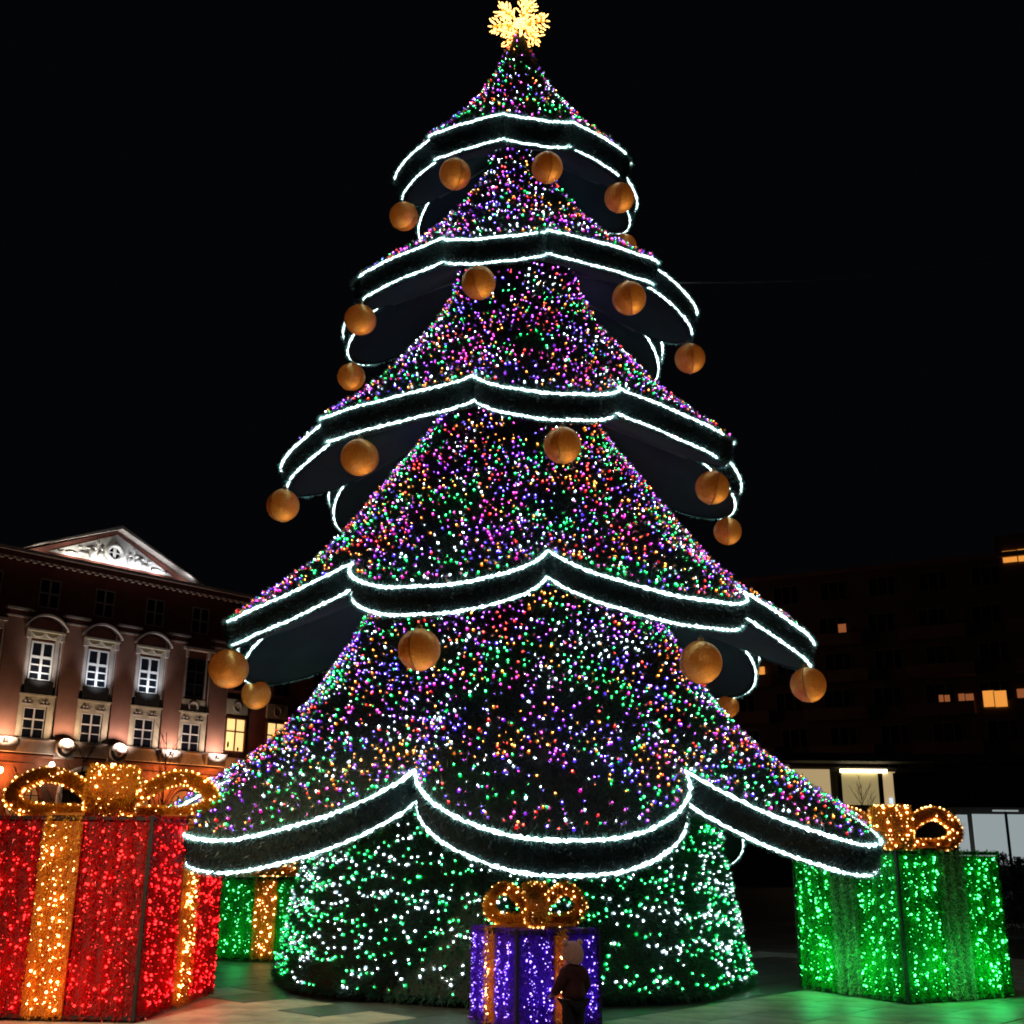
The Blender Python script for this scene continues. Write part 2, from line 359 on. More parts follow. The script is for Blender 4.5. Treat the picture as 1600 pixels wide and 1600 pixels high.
    for r in range(rows):
        wr = ((r + .4) / rows) ** .78; rad = T['ri'] + (T['Rn'] * .9 + T['Rt'] * .1 - T['ri']) * np.interp(wr, FW, T['FF']); m = max(4, int(2 * PI * rad / sp))
        tt = (np.arange(m) + rng.random()) / m * 2 * PI - PI + rng.normal(0, .27 * sp / max(rad, .2), m); wj = np.clip(wr + rng.normal(0, .30 / rows, m), .01, .985)
        keep = (np.abs(tt) < 2.15) & (rng.random(m) > .10); tt = tt[keep]; wj = wj[keep]
        Ps.append(skirt_pt(T, tt, wj)); Ns.append(skirt_n(T, tt, wj))
    n_x = (30, 60, 180, 520, 1050)[k]                    # extra loose strings near the hem of the big tiers
    if n_x: tt = rng.uniform(-2.1, 2.1, n_x); wj = 1 - .22 * rng.random(n_x) ** 1.5 - .008; Ps.append(skirt_pt(T, tt, wj)); Ns.append(skirt_n(T, tt, wj))
    P = np.concatenate(Ps); N = np.concatenate(Ns)
    dens = vnoise(P, 2.6, k + 5); keep = rng.random(len(P)) < np.clip(.95 + dens * .85, .42, 1); P, N = P[keep], N[keep]
    P = P + N * rng.uniform(.02, .075, (len(P), 1)); n = len(P)
    base = np.array([[.20, .17, .20, .12, .12, .08, .16], [.24, .14, .22, .14, .13, .06, .13], [.17, .15, .20, .14, .16, .09, .15], [.12, .20, .14, .12, .16, .11, .19], [.17, .20, .14, .17, .08, .09, .17]])[k]
    logits = np.log(base)[None] + np.stack([vnoise(P, 2.3, 3 * c + k) for c in range(7)], 1) * 1.9
    colr = np.argmax(logits + rng.gumbel(size=(n, 7)), 1)
    size = rng.choice([.007, .0115, .0155, .0195], n, p=[.25, .32, .28, .15]) * (.96, .98, .96, .97, 1.02)[k]
    bulbs(P, N + rng.normal(size=(n, 3)) * .45, size, colr, COLN, 'light_bulbs', tier, 13, .50)
# stem skirt standing on the ground
STW = np.array([2.62, 1.9, 1.4, .9, .45, .12]); STR = np.array([2.70, 2.79, 2.86, 2.95, 3.04, 3.13])
def stem_pt(t, z):
    r = np.interp(-z, -STW, STR) * (1 + .022 * np.cos(8 * t + .6))
    return np.stack([AX + r * np.sin(t), AY - r * np.cos(t), z], -1)
t = np.linspace(-PI, PI, 193)[:-1]; zs = np.linspace(.08, 2.62, 14)
stem = link('base_skirt', np_mesh('base_skirt', np.stack([stem_pt(t, np.full(192, z)) for z in zs], 1).reshape(-1, 3), grid_faces(192, 14), M['skirt'], smooth=True), tree)
n = 34000; tt = rng.uniform(-2.1, 2.1, n); zz = rng.uniform(.04, 2.6, n); P = stem_pt(tt, zz); N = np.stack([np.sin(tt), -np.cos(tt), np.full(n, .1)], -1)
M['needle3'] = foil('glow_tinted_needles', (.022, .15, .075), .1, .3, .3)  # brighter green copy: the base lights' glow put into the needle colour
blades(P, N * .8 + rng.normal(size=(n, 3)) * .55 - [0, 0, .1], .10, .011, 'needles', M['needle3'], stem)
n = 2200; tt = rng.uniform(-2.1, 2.1, n); P = stem_pt(tt, np.full(n, .10)) ; N = np.stack([np.sin(tt), -np.cos(tt), np.full(n, -.5)], -1)
blades(P, N + rng.normal(size=(n, 3)) * .5, .12, .016, 'hem_needles', M['needle'], stem)
Ps, Cs = [], []
for s in range(25):                        # strings run round the stem and waver
    z0 = .15 + s * .10; t = -2.1 + rng.random() * .05; white = rng.random() < .42
    while t < 2.1:
        if rng.random() < .13: t += rng.uniform(.05, .16); white = rng.random() < .42; continue
        z = z0 + .075 * math.sin(t * 3.1 + s * 1.7) + .05 * math.sin(t * 11 + s * 2.3) + rng.normal(0, .032)
        Ps.append((t, z)); Cs.append(0 if (white if rng.random() < .9 else not white) else 1); t += rng.uniform(.020, .046)
        if rng.random() < .10: white = not white
for _ in range(620): Ps.append((rng.uniform(-2.1, 2.1), rng.uniform(.15, 2.45))); Cs.append(int(rng.random() < .68))
Ps = np.array(Ps); Cs = np.array(Cs); Ps[:, 1] = Ps[:, 1].clip(.14, 2.5)
P = stem_pt(Ps[:, 0], Ps[:, 1]); N = np.stack([np.sin(Ps[:, 0]), -np.cos(Ps[:, 0]), np.full(len(P), .15)], -1)
keep = rng.random(len(P)) < np.clip(.9 + vnoise(P, 2.2, 2) * .6, .5, 1); P, N, Cs = P[keep], N[keep], Cs[keep]
bulbs(P + N * rng.uniform(.02, .09, (len(P), 1)), N + rng.normal(size=P.shape) * .4, rng.uniform(.011, .022, len(P)), Cs, ['white', 'green'], 'light_bulbs', stem, 26, .50)

# ------------------------------------------------------------------ snowflake topper
M['topper'] = emat('warm_led_core', (1, .50, .13), 5); M['topper_rod'] = mat('glowing_gold_rod', (.8, .42, .08), .35, .7, emit=(1, .24, .02), estr=1.0)  # rods are no lamps: the star's orange glow is put into their material
tc = on_cyl(811, 37, .02); top = empty('tree_topper', tuple(tc), label='glowing gold snowflake star on the very tip of the Christmas tree', cat='tree topper')
def flake_arm(L):
    rod = MB(); rod.tube([(0, 0, 0), (0, 0, L)], .014, 5); led = []
    for f, b in ((.38, .16), (.58, .20), (.78, .15)):
        for q in range(4):
            a = q * PI / 2; d = Vector((math.cos(a) * .8, math.sin(a) * .8, .62)).normalized(); p = Vector((0, 0, L * f)); e = p + d * b * L / .55
            rod.tube([p, e], .009, 4); led += [(e, d), ((p + e) / 2, d)]
    led.append((Vector((0, 0, L)), Vector((0, 0, 1)))); led += [(Vector((0, 0, L * x)), Vector((random.uniform(-1, 1), random.uniform(-1, 1), .4))) for x in (.15, .3, .5, .7, .88)]
    lm = MB()
    for p, d in led:
        d = (d.normalized() + Vector([random.uniform(-.3, .3) for _ in range(3)])).normalized(); lm.tube([p, p + d * .03, p + d * .062], .018, 5, .008)
    return rod.mesh('arm', M['topper_rod']), lm.mesh('led', M['topper'])
am, lm_ = flake_arm(.50); am2, lm2 = flake_arm(.40)
dirs = [Vector((math.sin(a), -.15 * math.cos(3 * a), math.cos(a))) for a in [math.radians(18 + 60 * i) for i in range(6)]]
dirs += [Vector((math.sin(a) * .75, s * .65, math.cos(a) * .75)) for s in (-1, 1) for a in [math.radians(48 + 120 * i) for i in range(3)]]
for i, d in enumerate(dirs):
    a = link('arm', am if i < 6 else am2, top); a.rotation_euler = d.to_track_quat('Z', 'Y').to_euler(); l = link('light_bulbs', lm_ if i < 6 else lm2, a, kind='stuff')
hub = MB(); hub.ball((0, 0, 0), .10, 10, 7); hub.build('hub', M['topper'], top)
pole = MB(); pole.tube([(0, 0, -.12), (0, 0, -(tc[2] - 15.25))], .03, 6); pole.build('mounting_pole', M['rope_fix'], top)

# ------------------------------------------------------------------ baubles
def shellmat(name, c, tr):
    m = mat(name, c, .25, .55, color2=tuple(x * .50 for x in c), nscale=8, bump=.6); nt = m.node_tree; t = nt.nodes.new('ShaderNodeBsdfTranslucent'); t.inputs[0].default_value = (*c, 1)
    mx = nt.nodes.new('ShaderNodeMixShader'); mx.inputs[0].default_value = tr; nt.links.new(nt.nodes['Principled BSDF'].outputs[0], mx.inputs[1]); nt.links.new(t.outputs[0], mx.inputs[2])
    nt.links.new(mx.outputs[0], nt.nodes['Material Output'].inputs[0]); return m
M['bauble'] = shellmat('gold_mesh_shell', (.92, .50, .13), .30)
M['bauble_dark'] = shellmat('gold_mesh_shell_dim', (.85, .36, .07), .22)  # darker copy of the gold shell: its dim half put into colour
M['ring'] = mat('brass_seam_wire', (.50, .30, .10), .3, .7)
BA = [(0, (711, 272), 25, 0, 'left of centre'), (0, (855, 262), 25, 0, 'right of centre'), (0, (968, 309), 24, 0, 'far right'), (0, (631, 338), 23, 0, 'far left'), (0, (975, 385), 20, 1, 'back right'),
      (1, (748, 442), 27, 0, 'left of centre'), (1, (983, 466), 27, 0, 'right of centre'), (1, (563, 500), 25, 0, 'left end'), (1, (1078, 560), 24, 0, 'right end'), (1, (549, 589), 22, 1, 'back left'),
      (2, (562, 715), 30, 0, 'left of centre'), (2, (879, 696), 30, 0, 'centre'), (2, (1113, 762), 27, 0, 'right'), (2, (442, 790), 26, 0, 'left end'), (2, (1137, 830), 22, 1, 'back right'),
      (3, (655, 1015), 34, 0, 'left of centre'), (3, (1095, 1035), 34, 0, 'right of centre'), (3, (357, 1045), 31, 0, 'left end'), (3, (1263, 1070), 28, 0, 'right end'), (3, (400, 1085), 23, 1, 'back left'), (3, (1137, 1104), 18, 1, 'back right')]
LBL = ['golden bauble under the top tier, left of the tier\'s middle', 'golden bauble under the top tier, just right of the middle', 'golden bauble at the right end of the top tier', 'golden bauble at the left end of the top tier', 'half hidden golden bauble right behind the second tier\'s upper light rope',
       'golden bauble under the second tier from the top, left of its middle', 'golden bauble under the second tier from the top where the thin cable starts', 'golden bauble at the left end of the second tier from the top', 'lone golden bauble hanging off the right tip of the second tier', 'small golden bauble low on the back left of the second tier',
       'golden bauble under the left part of the middle tier', 'golden bauble in the middle of the tree under the middle tier', 'split looking golden bauble under the right end of the middle tier', 'golden bauble off the left tip of the middle tier against black sky', 'lowest golden bauble of the middle tier, at its right against black sky',
       'large golden bauble under the fourth tier, left of the middle', 'large golden bauble under the fourth tier, right of the middle', 'large orange lit bauble in front of the palace, left end of the fourth tier', 'golden bauble with a wire loop at the right end of the fourth tier', 'smaller orange bauble by the palace wing, behind the left end of the fourth tier', 'mostly hidden bauble behind the lights at the right of the fourth tier']
def hemi(R, s, n=28, m=8):
    V, F = [], []
    for i in range(m + 1):
        a = PI / 2 * i / m
        for k in range(n): b = 2 * PI * k / n; V.append((R * math.sin(a) * math.cos(b), s * (R * math.cos(a) + .006), R * math.sin(a) * math.sin(b)))
    for i in range(m):
        for k in range(n): F.append((i * n + k, i * n + (k + 1) % n, (i + 1) * n + (k + 1) % n, (i + 1) * n + k)[::s])
    return V, F
shell_me = []
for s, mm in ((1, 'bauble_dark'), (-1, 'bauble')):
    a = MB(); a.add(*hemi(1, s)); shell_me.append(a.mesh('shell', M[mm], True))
a = MB(); a.tube([(1.012 * math.cos(x), 0, 1.012 * math.sin(x)) for x in np.linspace(0, 2 * PI, 37)], .028, 5, cap=False); ring_me = a.mesh('seam_ring', M['ring'])
a = MB(); a.tube([(0, 0, .97), (0, 0, 1.16)], .14, 10); a.tube([(.0, 0, 1.08), (.05, 0, 1.2), (0, 0, 1.3), (-.05, 0, 1.2), (0, 0, 1.08)], .015, 4); cap_me = a.mesh('hanger', M['ring'])
for i, (lv, uv, pr, far, _) in enumerate(BA):
    T = TIERS[lv]; p = on_cyl(*uv, T['Rt'] - T['dr'] + (.0 if not far else 0), bool(far))
    dep = (p[1]) * math.cos(PITCH) + (p[2] - 1.6) * math.sin(PITCH); r = pr * dep / FPX * .98
    o = empty('bauble', tuple(p), ang_of(p) + random.uniform(-.9, .9) + (PI / 2 if i % 2 else .2), label=LBL[i], cat='bauble', group='golden baubles hanging from the tier edges')
    o.rotation_euler[0] = random.uniform(-.15, .15)
    o.scale = (r, r, r)
    lamp('POINT', 'bauble_inner_fill', tuple(p + np.array([.22 * r, -.25 * r, -.62 * r])), 12 * r * r, (1, .58, .24), size=.03)  # light added inside each shell to brighten its lower front
    for nm, me in (('shell', shell_me[0]), ('shell', shell_me[1]), ('seam_ring', ring_me), ('hanger', cap_me)): link(nm, me, o)
# guy cable leaving the second tier to the right
c0 = on_cyl(1006, 441, 2.25); c1 = on_y(1700, 360, 30)
cb = MB(); pts = [Vector(c0) * (1 - f) + c1 * f - Vector((0, 0, 1)) * .5 * 4 * f * (1 - f) for f in np.linspace(0, 1, 20)]
cb.tube(pts, .011, 5); cb.build('guy_cable', mat('steel_cable', (.35, .35, .35), .5, .5), label='thin steel cable running from the second tier off to the right', cat='cable')

# ================================================================== GIFT BOXES
def crom(pts, n):
    out = []; P = [Vector(p) for p in pts]
    for i in range(len(P) - 1):
        p0, p1, p2, p3 = P[max(i - 1, 0)], P[i], P[i + 1], P[min(i + 2, len(P) - 1)]
        for k in range(n):
            t = k / n; out.append(.5 * ((2 * p1) + (-p0 + p2) * t + (2 * p0 - 5 * p1 + 4 * p2 - p3) * t * t + (-p0 + 3 * p1 - 3 * p2 + p3) * t ** 3))
    return out + [P[-1]]
M['post'] = mat('black_frame', (.012, .010, .010), .7)
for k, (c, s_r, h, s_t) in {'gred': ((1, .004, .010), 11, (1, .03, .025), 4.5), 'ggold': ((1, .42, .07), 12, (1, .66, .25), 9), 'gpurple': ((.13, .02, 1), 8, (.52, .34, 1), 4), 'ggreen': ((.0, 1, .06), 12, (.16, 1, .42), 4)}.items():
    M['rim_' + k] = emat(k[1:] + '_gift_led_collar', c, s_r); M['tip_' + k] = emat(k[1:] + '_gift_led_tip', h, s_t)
TIN = {'red': foil('red_tinsel', (.62, .006, .012), .3, .3, .35), 'gold': foil('gold_tinsel', (.92, .43, .03), .3, .3, .35), 'purple': foil('violet_tinsel', (.17, .03, .72), .3, .3, .35),
       'green': foil('green_tinsel', (.01, .50, .05), .3, .3, .35), 'olive': foil('pale_unlit_tinsel', (.42, .60, .32), .4, .3, .35)}
BK = {k: mat(k + '_backing', c, .7) for k, c in {'red': (.16, .002, .004), 'gold': (.42, .12, .008), 'purple': (.045, .008, .20), 'green': (.002, .12, .012), 'olive': (.07, .13, .06)}.items()}
def gift(corner, Rd, W, Ld, D, H, col, rib, bowc, ribw, bow, label, dens=75, rib_lit=True, faces=(0, 1), inner=None, bowrot=0):
    """corner = near corner on the ground, Rd/Ld unit directions of the right and left faces"""
    Rd = Vector(Rd).normalized(); Ld = Vector(Ld).normalized(); corner = Vector(corner)
    ctr = corner + Rd * W / 2 + Ld * D / 2; g = empty('gift_box', (ctr.x, ctr.y, 0), math.atan2(Rd.y, Rd.x), label=label, cat='gift box', group='giant light covered gift boxes round the tree')
    hw, hd = W / 2, D / 2                     # local: x along Rd, y along Ld (away)
    for sx in (-1, 1):
        for sy in (-1, 1):
            b = MB(); b.box(sx * (hw - .02) - .016, sx * (hw - .02) + .016, sy * (hd - .02) - .016, sy * (hd - .02) + .016, .02, H); b.build('frame_post', M['post'], g)
    b = MB(); b.box(-hw + .04, hw - .04, -hd + .04, hd - .04, H - .05, H - .01); b.build('lid', BK[col], g)
    for zz in ((H - .05, H - .015), (.03, .06)):
        for sx in (-1, 1): b = MB(); b.box(sx * (hw - .02) - .012, sx * (hw - .02) + .012, -hd + .04, hd - .04, *zz); b.build('frame_rail', M['post'], g)
        for sy in (-1, 1): b = MB(); b.box(-hw + .04, hw - .04, sy * (hd - .02) - .012, sy * (hd - .02) + .012, *zz); b.build('frame_rail', M['post'], g)
    bp, bn, bc = [], [], []
    # the four sides: origin, tangent, normal, length
    sides = [((-hw, -hd), (1, 0), (0, -1), W), ((-hw, -hd), (0, 1), (-1, 0), D), ((-hw, hd), (1, 0), (0, 1), W), ((hw, -hd), (0, 1), (1, 0), D)]
    for si, (o0, tx, nx, Ln) in enumerate(sides):
        tx3 = np.array([*tx, 0.]); nx3 = np.array([*nx, 0.]); o3 = np.array([*o0, 0.])
        def pan(a0, a1, inset, z0, z1, name, m, parent):
            q = MB(); P = lambda a, n_, z: tuple(o3 + tx3 * a + nx3 * n_ + np.array([0, 0, z]))
            q.add([P(a0, -inset, z0), P(a1, -inset, z0), P(a1, -inset, z1), P(a0, -inset, z1), P(a0, -inset - .03, z0), P(a1, -inset - .03, z0), P(a1, -inset - .03, z1), P(a0, -inset - .03, z1)],
                  [(0, 1, 2, 3), (7, 6, 5, 4), (0, 4, 5, 1), (3, 2, 6, 7), (0, 3, 7, 4), (1, 5, 6, 2)])
            return q.build(name, m, parent)
        c0, c1 = Ln / 2 - ribw / 2, Ln / 2 + ribw / 2
        secs = [(.045, c0 - .012, col, 'side_panel', .03), (c0, c1, rib, 'ribbon', -.010), (c1 + .012, Ln - .045, col, 'side_panel', .03)]
        for a0, a1, cc, nm, ins in secs:
            p = pan(a0, a1, ins, .05, H - .065, nm, BK[cc], g)
            if si not in faces: continue
            # tinsel hung in vertical strands: density wavers across the face in pleats
            n = int((a1 - a0) * H * 6000); a = rng.uniform(a0, a1, n); z = rng.uniform(.03, H + .005, n)
            pleat = .5 + .5 * np.sin(a * 2 * PI / .17 + 1.3 * np.sin(z * 1.3 + si)); out = (.012 + .05 * pleat) * rng.random(n) + (-ins)
            kp = rng.random(n) < .35 + .65 * pleat; a, z, out, n = a[kp], z[kp], out[kp], int(kp.sum())
            P = o3 + tx3 * a[:, None] + nx3 * out[:, None] + np.stack([0 * z, 0 * z, z], -1)
            Dv = nx3 * rng.uniform(.1, .9, (n, 1)) + tx3 * rng.normal(0, .55, (n, 1)) + np.array([[0, 0, 1]]) * rng.normal(-.35, .8, (n, 1))
            blades(P, Dv, .048, .009, 'tinsel', TIN[cc], p)
            if nm == 'ribbon' and not rib_lit: continue
            n = int((a1 - a0) * H * dens); a = rng.uniform(a0 + .02, a1 - .02, n); z = rng.uniform(.10, H - .08, n)
            if nm != 'ribbon':                       # strings hang in wavering verticals
                ks = max(1, int((a1 - a0) / .15)); a = a0 + (rng.integers(0, ks, n) + .5) * (a1 - a0) / ks + rng.normal(0, .035, n) + .03 * np.sin(z * 4); a = a.clip(a0 + .02, a1 - .02)
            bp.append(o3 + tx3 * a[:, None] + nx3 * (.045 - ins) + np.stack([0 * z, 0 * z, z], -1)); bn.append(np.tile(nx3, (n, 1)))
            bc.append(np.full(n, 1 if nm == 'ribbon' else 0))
    # straps over the lid
    st = MB(); st.box(-hw, hw, -ribw / 2, ribw / 2, H - .005, H + .02); st.build('ribbon', BK[bowc], g)
    st = MB(); st.box(-ribw / 2, ribw / 2, -hd, hd, H + .022, H + .04); st.build('ribbon', BK[bowc], g)
    # bow: four loops of stiff tinselled strap
    bl, bh, bw = bow
    prof = crom([(0, 0, .05), (.45, 0, .02), (.82, 0, .06), (1, 0, .34), (.93, 0, .72), (.70, 0, .98), (.45, 0, .84), (.2, 0, .42), (0, 0, .10)], 5)
    for q in range(4):
        R = Matrix.Rotation(q * PI / 2 + bowrot, 3, 'Z'); q2 = [Vector((p.x * bl, 0, p.z * bh)) for p in prof]; n = len(q2); V = []; th = .030 + .02 * (bw > .3)
        for i, p in enumerate(q2):
            tn = (q2[min(i + 1, n - 1)] - q2[max(i - 1, 0)]).normalized(); nn = Vector((tn.z, 0, -tn.x)); wf = bw * (.55 + .45 * min(1, p.x / (bl * .6))) / 2
            for y, s in ((-wf, 1), (wf, 1), (wf, -1), (-wf, -1)): V.append(R @ (p + nn * th * s + Vector((0, y, 0))) + Vector((0, 0, H + .055)))
        F = []
        for i in range(n - 1):
            for k_ in range(4): F.append((i * 4 + k_, i * 4 + (k_ + 1) % 4, (i + 1) * 4 + (k_ + 1) % 4, (i + 1) * 4 + k_))
        F += [(0, 1, 2, 3), (n * 4 - 1, n * 4 - 2, n * 4 - 3, n * 4 - 4)]
        b = MB(); b.add(V, F); lp = b.build('bow_loop', BK[bowc], g)
        Va = np.array([tuple(v) for v in V]).reshape(n, 4, 3); per = np.linalg.norm(np.array(q2[1:]) - np.array(q2[:-1]), axis=1).sum()
        m_ = int(per * bw * 2 * 6500); i = rng.integers(0, n - 1, m_); f = rng.random((m_, 1)); y = rng.random((m_, 1)); s = rng.random(m_) < .5
        A0 = np.where(s[:, None], Va[i, 0], Va[i, 3]); A1 = np.where(s[:, None], Va[i, 1], Va[i, 2]); B0 = np.where(s[:, None], Va[i + 1, 0], Va[i + 1, 3]); B1 = np.where(s[:, None], Va[i + 1, 1], Va[i + 1, 2])
        P = (A0 * (1 - y) + A1 * y) * (1 - f) + (B0 * (1 - y) + B1 * y) * f; nrm = norm(A0 - np.where(s[:, None], Va[i, 3], Va[i, 0]))
        m2 = m_ // 2 + 1200; i2 = rng.integers(0, n - 1, m2); f2 = rng.random((m2, 1)); y2 = rng.random((m2, 1)); s2 = rng.random(m2) < .5     # the two edges of the strap
        E0 = np.where(s2[:, None], Va[i2, 0], Va[i2, 1]); E1_ = np.where(s2[:, None], Va[i2, 3], Va[i2, 2]); E2_ = np.where(s2[:, None], Va[i2 + 1, 0], Va[i2 + 1, 1]); E3_ = np.where(s2[:, None], Va[i2 + 1, 3], Va[i2 + 1, 2])
        Pe = (E0 * (1 - y2) + E1_ * y2) * (1 - f2) + (E2_ * (1 - y2) + E3_ * y2) * f2; ne = norm(E0 - np.where(s2[:, None], Va[i2, 1], Va[i2, 0]))
        P_all = np.concatenate([P, Pe]); D_all = np.concatenate([nrm * .6 + rng.normal(size=(m_, 3)) * .7, ne * .7 + rng.normal(size=(m2, 3)) * .7])
        blades(P_all, D_all, .055, .009, 'tinsel', TIN[bowc], lp)
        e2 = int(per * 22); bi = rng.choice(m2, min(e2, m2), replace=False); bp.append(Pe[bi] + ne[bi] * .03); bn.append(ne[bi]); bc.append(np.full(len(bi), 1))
        e = int(per * bw * 230); i = rng.integers(0, n - 1, e); f = rng.random((e, 1)); y = rng.random((e, 1))
        s = rng.random(e) < .7; A0 = np.where(s[:, None], Va[i, 0], Va[i, 3]); A1 = np.where(s[:, None], Va[i, 1], Va[i, 2])
        nrm = norm(A0 - np.where(s[:, None], Va[i, 3], Va[i, 0])); P = A0 * (1 - y) + A1 * y
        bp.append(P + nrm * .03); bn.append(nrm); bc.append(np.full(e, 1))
    kn = MB(); kn.ball((0, 0, H + .05 + bh * .25), bw * .42, 10, 7, (1, 1, .7)); kn.build('bow_knot', BK[bowc], g)
    P = np.concatenate(bp); N = np.concatenate(bn); C_ = np.concatenate(bc)
    big = min(1, .62 + .3 * (W > 1.2)); bulbs(P, N + rng.normal(size=P.shape) * .4, rng.choice([.004, .006, .011, .016], len(P), p=[.34, .28, .24, .14]) * big, C_, ['g' + col, 'ggold'], 'light_bulbs', g)  # the smallest bulbs are added to stand in for tinsel glints
    lc = {'red': (1, .03, .02), 'green': (.04, 1, .20), 'purple': (.22, .05, 1)}[col]; es = {'red': 7, 'green': 5 if rib_lit else 17, 'purple': 2.5}[col]
    for o_, t_, n_, L_ in (sides[0], sides[1]):  # unseen lights added to stand in for the strings' summed spill
        for f in (.3, .7):
            p = Vector((o_[0] + t_[0] * L_ * f + n_[0] * .22, o_[1] + t_[1] * L_ * f + n_[1] * .22, .42)); lamp('POINT', 'gift_string_fill', p, es * .5, lc, size=.16, parent=g)
    return g
gift((-3.67, 12.16, 0), (.08, 1, 0), 2.4, (-1, .08, 0), 1.9, 1.98, 'red', 'gold', 'gold', .42, (1.08, .42, .46), 'huge red tinsel gift box with gold ribbons and a tall gold bow, left foreground', 180, faces=(1, 0), bowrot=.36)
gift((.08, 11.66, 0), (.875, .48, 0), .98, (-.48, .875, 0), .98, .93, 'purple', 'gold', 'gold', .125, (.47, .32, .17), 'small violet tinsel gift box with orange ribbons and bow, in front of the tree', 330, bowrot=-.48)
gift((4.65, 14.24, 0), (.88, .475, 0), 1.82, (-.475, .88, 0), 1.85, 1.73, 'green', 'olive', 'gold', .42, (.80, .42, .44), 'bright green tinsel gift box with unlit pale ribbons, right of the tree', 170, rib_lit=False, bowrot=-.78)
gift((-4.72, 19.0, 0), (1, .04, 0), 1.75, (-.04, 1, 0), 1.7, 1.27, 'green', 'gold', 'gold', .36, (.7, .26, .3), 'green gift box with a gold ribbon, half hidden between the red box and the tree', 170, faces=(0,))

# ================================================================== CHILD
def skin_obj(name, verts, edges, rad, m, parent=None, root=0, sub=2):
    me = bpy.data.meshes.new(name); me.from_pydata(verts, edges, []); o = bpy.data.objects.new(name, me); COL.objects.link(o)
    o.modifiers.new('s', 'SKIN'); o.modifiers.new('b', 'SUBSURF').levels = sub
    for i, sv in enumerate(me.skin_vertices[0].data):
        r = rad[i]; sv.radius = r if isinstance(r, tuple) else (r, r); sv.use_root = (i == root)
    dg = bpy.context.evaluated_depsgraph_get(); e = bpy.data.meshes.new_from_object(o.evaluated_get(dg)); o.modifiers.clear(); o.data = e
    e.materials.clear(); e.materials.append(m); e.polygons.foreach_set('use_smooth', [True] * len(e.polygons)); o.parent = parent
    return o
ch = empty('person', (.60, 11.12, 0), .55, label='small child in a pink bobble eared hat and dark red coat facing the violet box', cat='person')
skinm = mat('child_skin', (.55, .30, .20), .5); coatm = mat('maroon_quilted_coat', (.055, .008, .010), .8, noise=.3, nscale=20, bump=.2); trou = mat('black_trousers', (.008, .008, .010), .85)
hatm = mat('pink_fleece_hat', (.72, .36, .30), .95, noise=.12, nscale=60, bump=.4); bootm = mat('black_boots', (.01, .01, .01), .5)
# body: pelvis root, spine, neck, legs, arms (child faces +y, arms a little forward)
bv = [(0, 0, .40), (0, .0, .50), (0, 0, .60), (0, .01, .655), (-.055, 0, .36), (-.06, .01, .20), (-.06, -.005, .06), (.055, 0, .36), (.06, .02, .20), (.062, .0, .06),
      (-.095, 0, .595), (-.135, .02, .50), (-.13, .11, .42), (.095, 0, .595), (.135, .01, .49), (.13, .09, .41), (-.06, .05, .035), (.062, .055, .035), (0, .01, .69)]
be = [(0, 1), (1, 2), (2, 3), (0, 4), (4, 5), (5, 6), (0, 7), (7, 8), (8, 9), (2, 10), (10, 11), (11, 12), (2, 13), (13, 14), (14, 15), (6, 16), (9, 17), (3, 18)]
br = [(.085, .07), (.08, .068), (.075, .06), .036, .055, .042, .030, .055, .042, .030, .045, .034, .024, .045, .034, .024, .025, .025, .036]
body = skin_obj('body', bv, be, br, skinm, ch)
coat = skin_obj('coat', [(0, 0, .36), (0, 0, .44), (0, 0, .53), (0, 0, .60), (0, .0, .685), (-.10, 0, .585), (-.15, .015, .49), (-.145, .10, .42), (.10, 0, .585), (.15, .01, .485), (.145, .09, .41)],
                [(0, 1), (1, 2), (2, 3), (3, 4), (3, 5), (5, 6), (6, 7), (3, 8), (8, 9), (9, 10)], [(.125, .11), (.125, .105), (.115, .095), (.10, .085), .062, .060, .050, .042, .060, .050, .042], coatm, ch)
skin_obj('trousers', [(0, 0, .38), (-.058, 0, .33), (-.062, .01, .20), (-.062, -.002, .09), (.058, 0, .33), (.062, .015, .20), (.064, .0, .09)], [(0, 1), (1, 2), (2, 3), (0, 4), (4, 5), (5, 6)],
         [(.10, .08), .066, .055, .046, .066, .055, .046], trou, ch)
for sx in (-1, 1):
    b = MB(); b.ball((sx * .063, .03, .045), .05, 10, 7, (.9, 1.6, .95)); b.tube([(sx * .063, 0, .04), (sx * .063, 0, .13)], .047, 10); b.build('boot', bootm, ch, True)
    hx = sx * .145; hy = .135; hz = .395
    pv = [(hx, hy - .02, hz + .02), (hx, hy + .015, hz)]; pe = [(0, 1)]; pr = [(.018, .014), (.020, .012)]
    for f in range(4):
        fx = hx + (f - 1.5) * .0095; L = (.022, .026, .025, .019)[f]; n0 = len(pv); pv += [(fx, hy + .028, hz - .004), (fx, hy + .028 + L * .6, hz - .012), (fx, hy + .028 + L, hz - .024)]; pe += [(1, n0), (n0, n0 + 1), (n0 + 1, n0 + 2)]; pr += [.0062, .0056, .0048]
    n0 = len(pv); pv += [(hx - sx * .022, hy + .008, hz), (hx - sx * .028, hy + .026, hz - .006)]; pe += [(0, n0), (n0, n0 + 1)]; pr += [.007, .0055]
    skin_obj('hand', pv, pe, pr, skinm, ch, sub=1)
hd = MB(); hc = Vector((0, .015, .755)); hd.ball(hc, .088, 18, 14, (.94, 1.02, 1.08)); hd.build('head', skinm, ch, True)
hdc = MB(); hdc.ball(hc + Vector((0, .090, -.008)), .012, 8, 6, (1, 1.2, 1.2)); hdc.build('nose', skinm, ch, True)
for sx in (-1, 1):
    q = MB(); q.ball(hc + Vector((sx * .032, .082, .008)), .010, 8, 6); q.build('eye', bootm, ch, True)
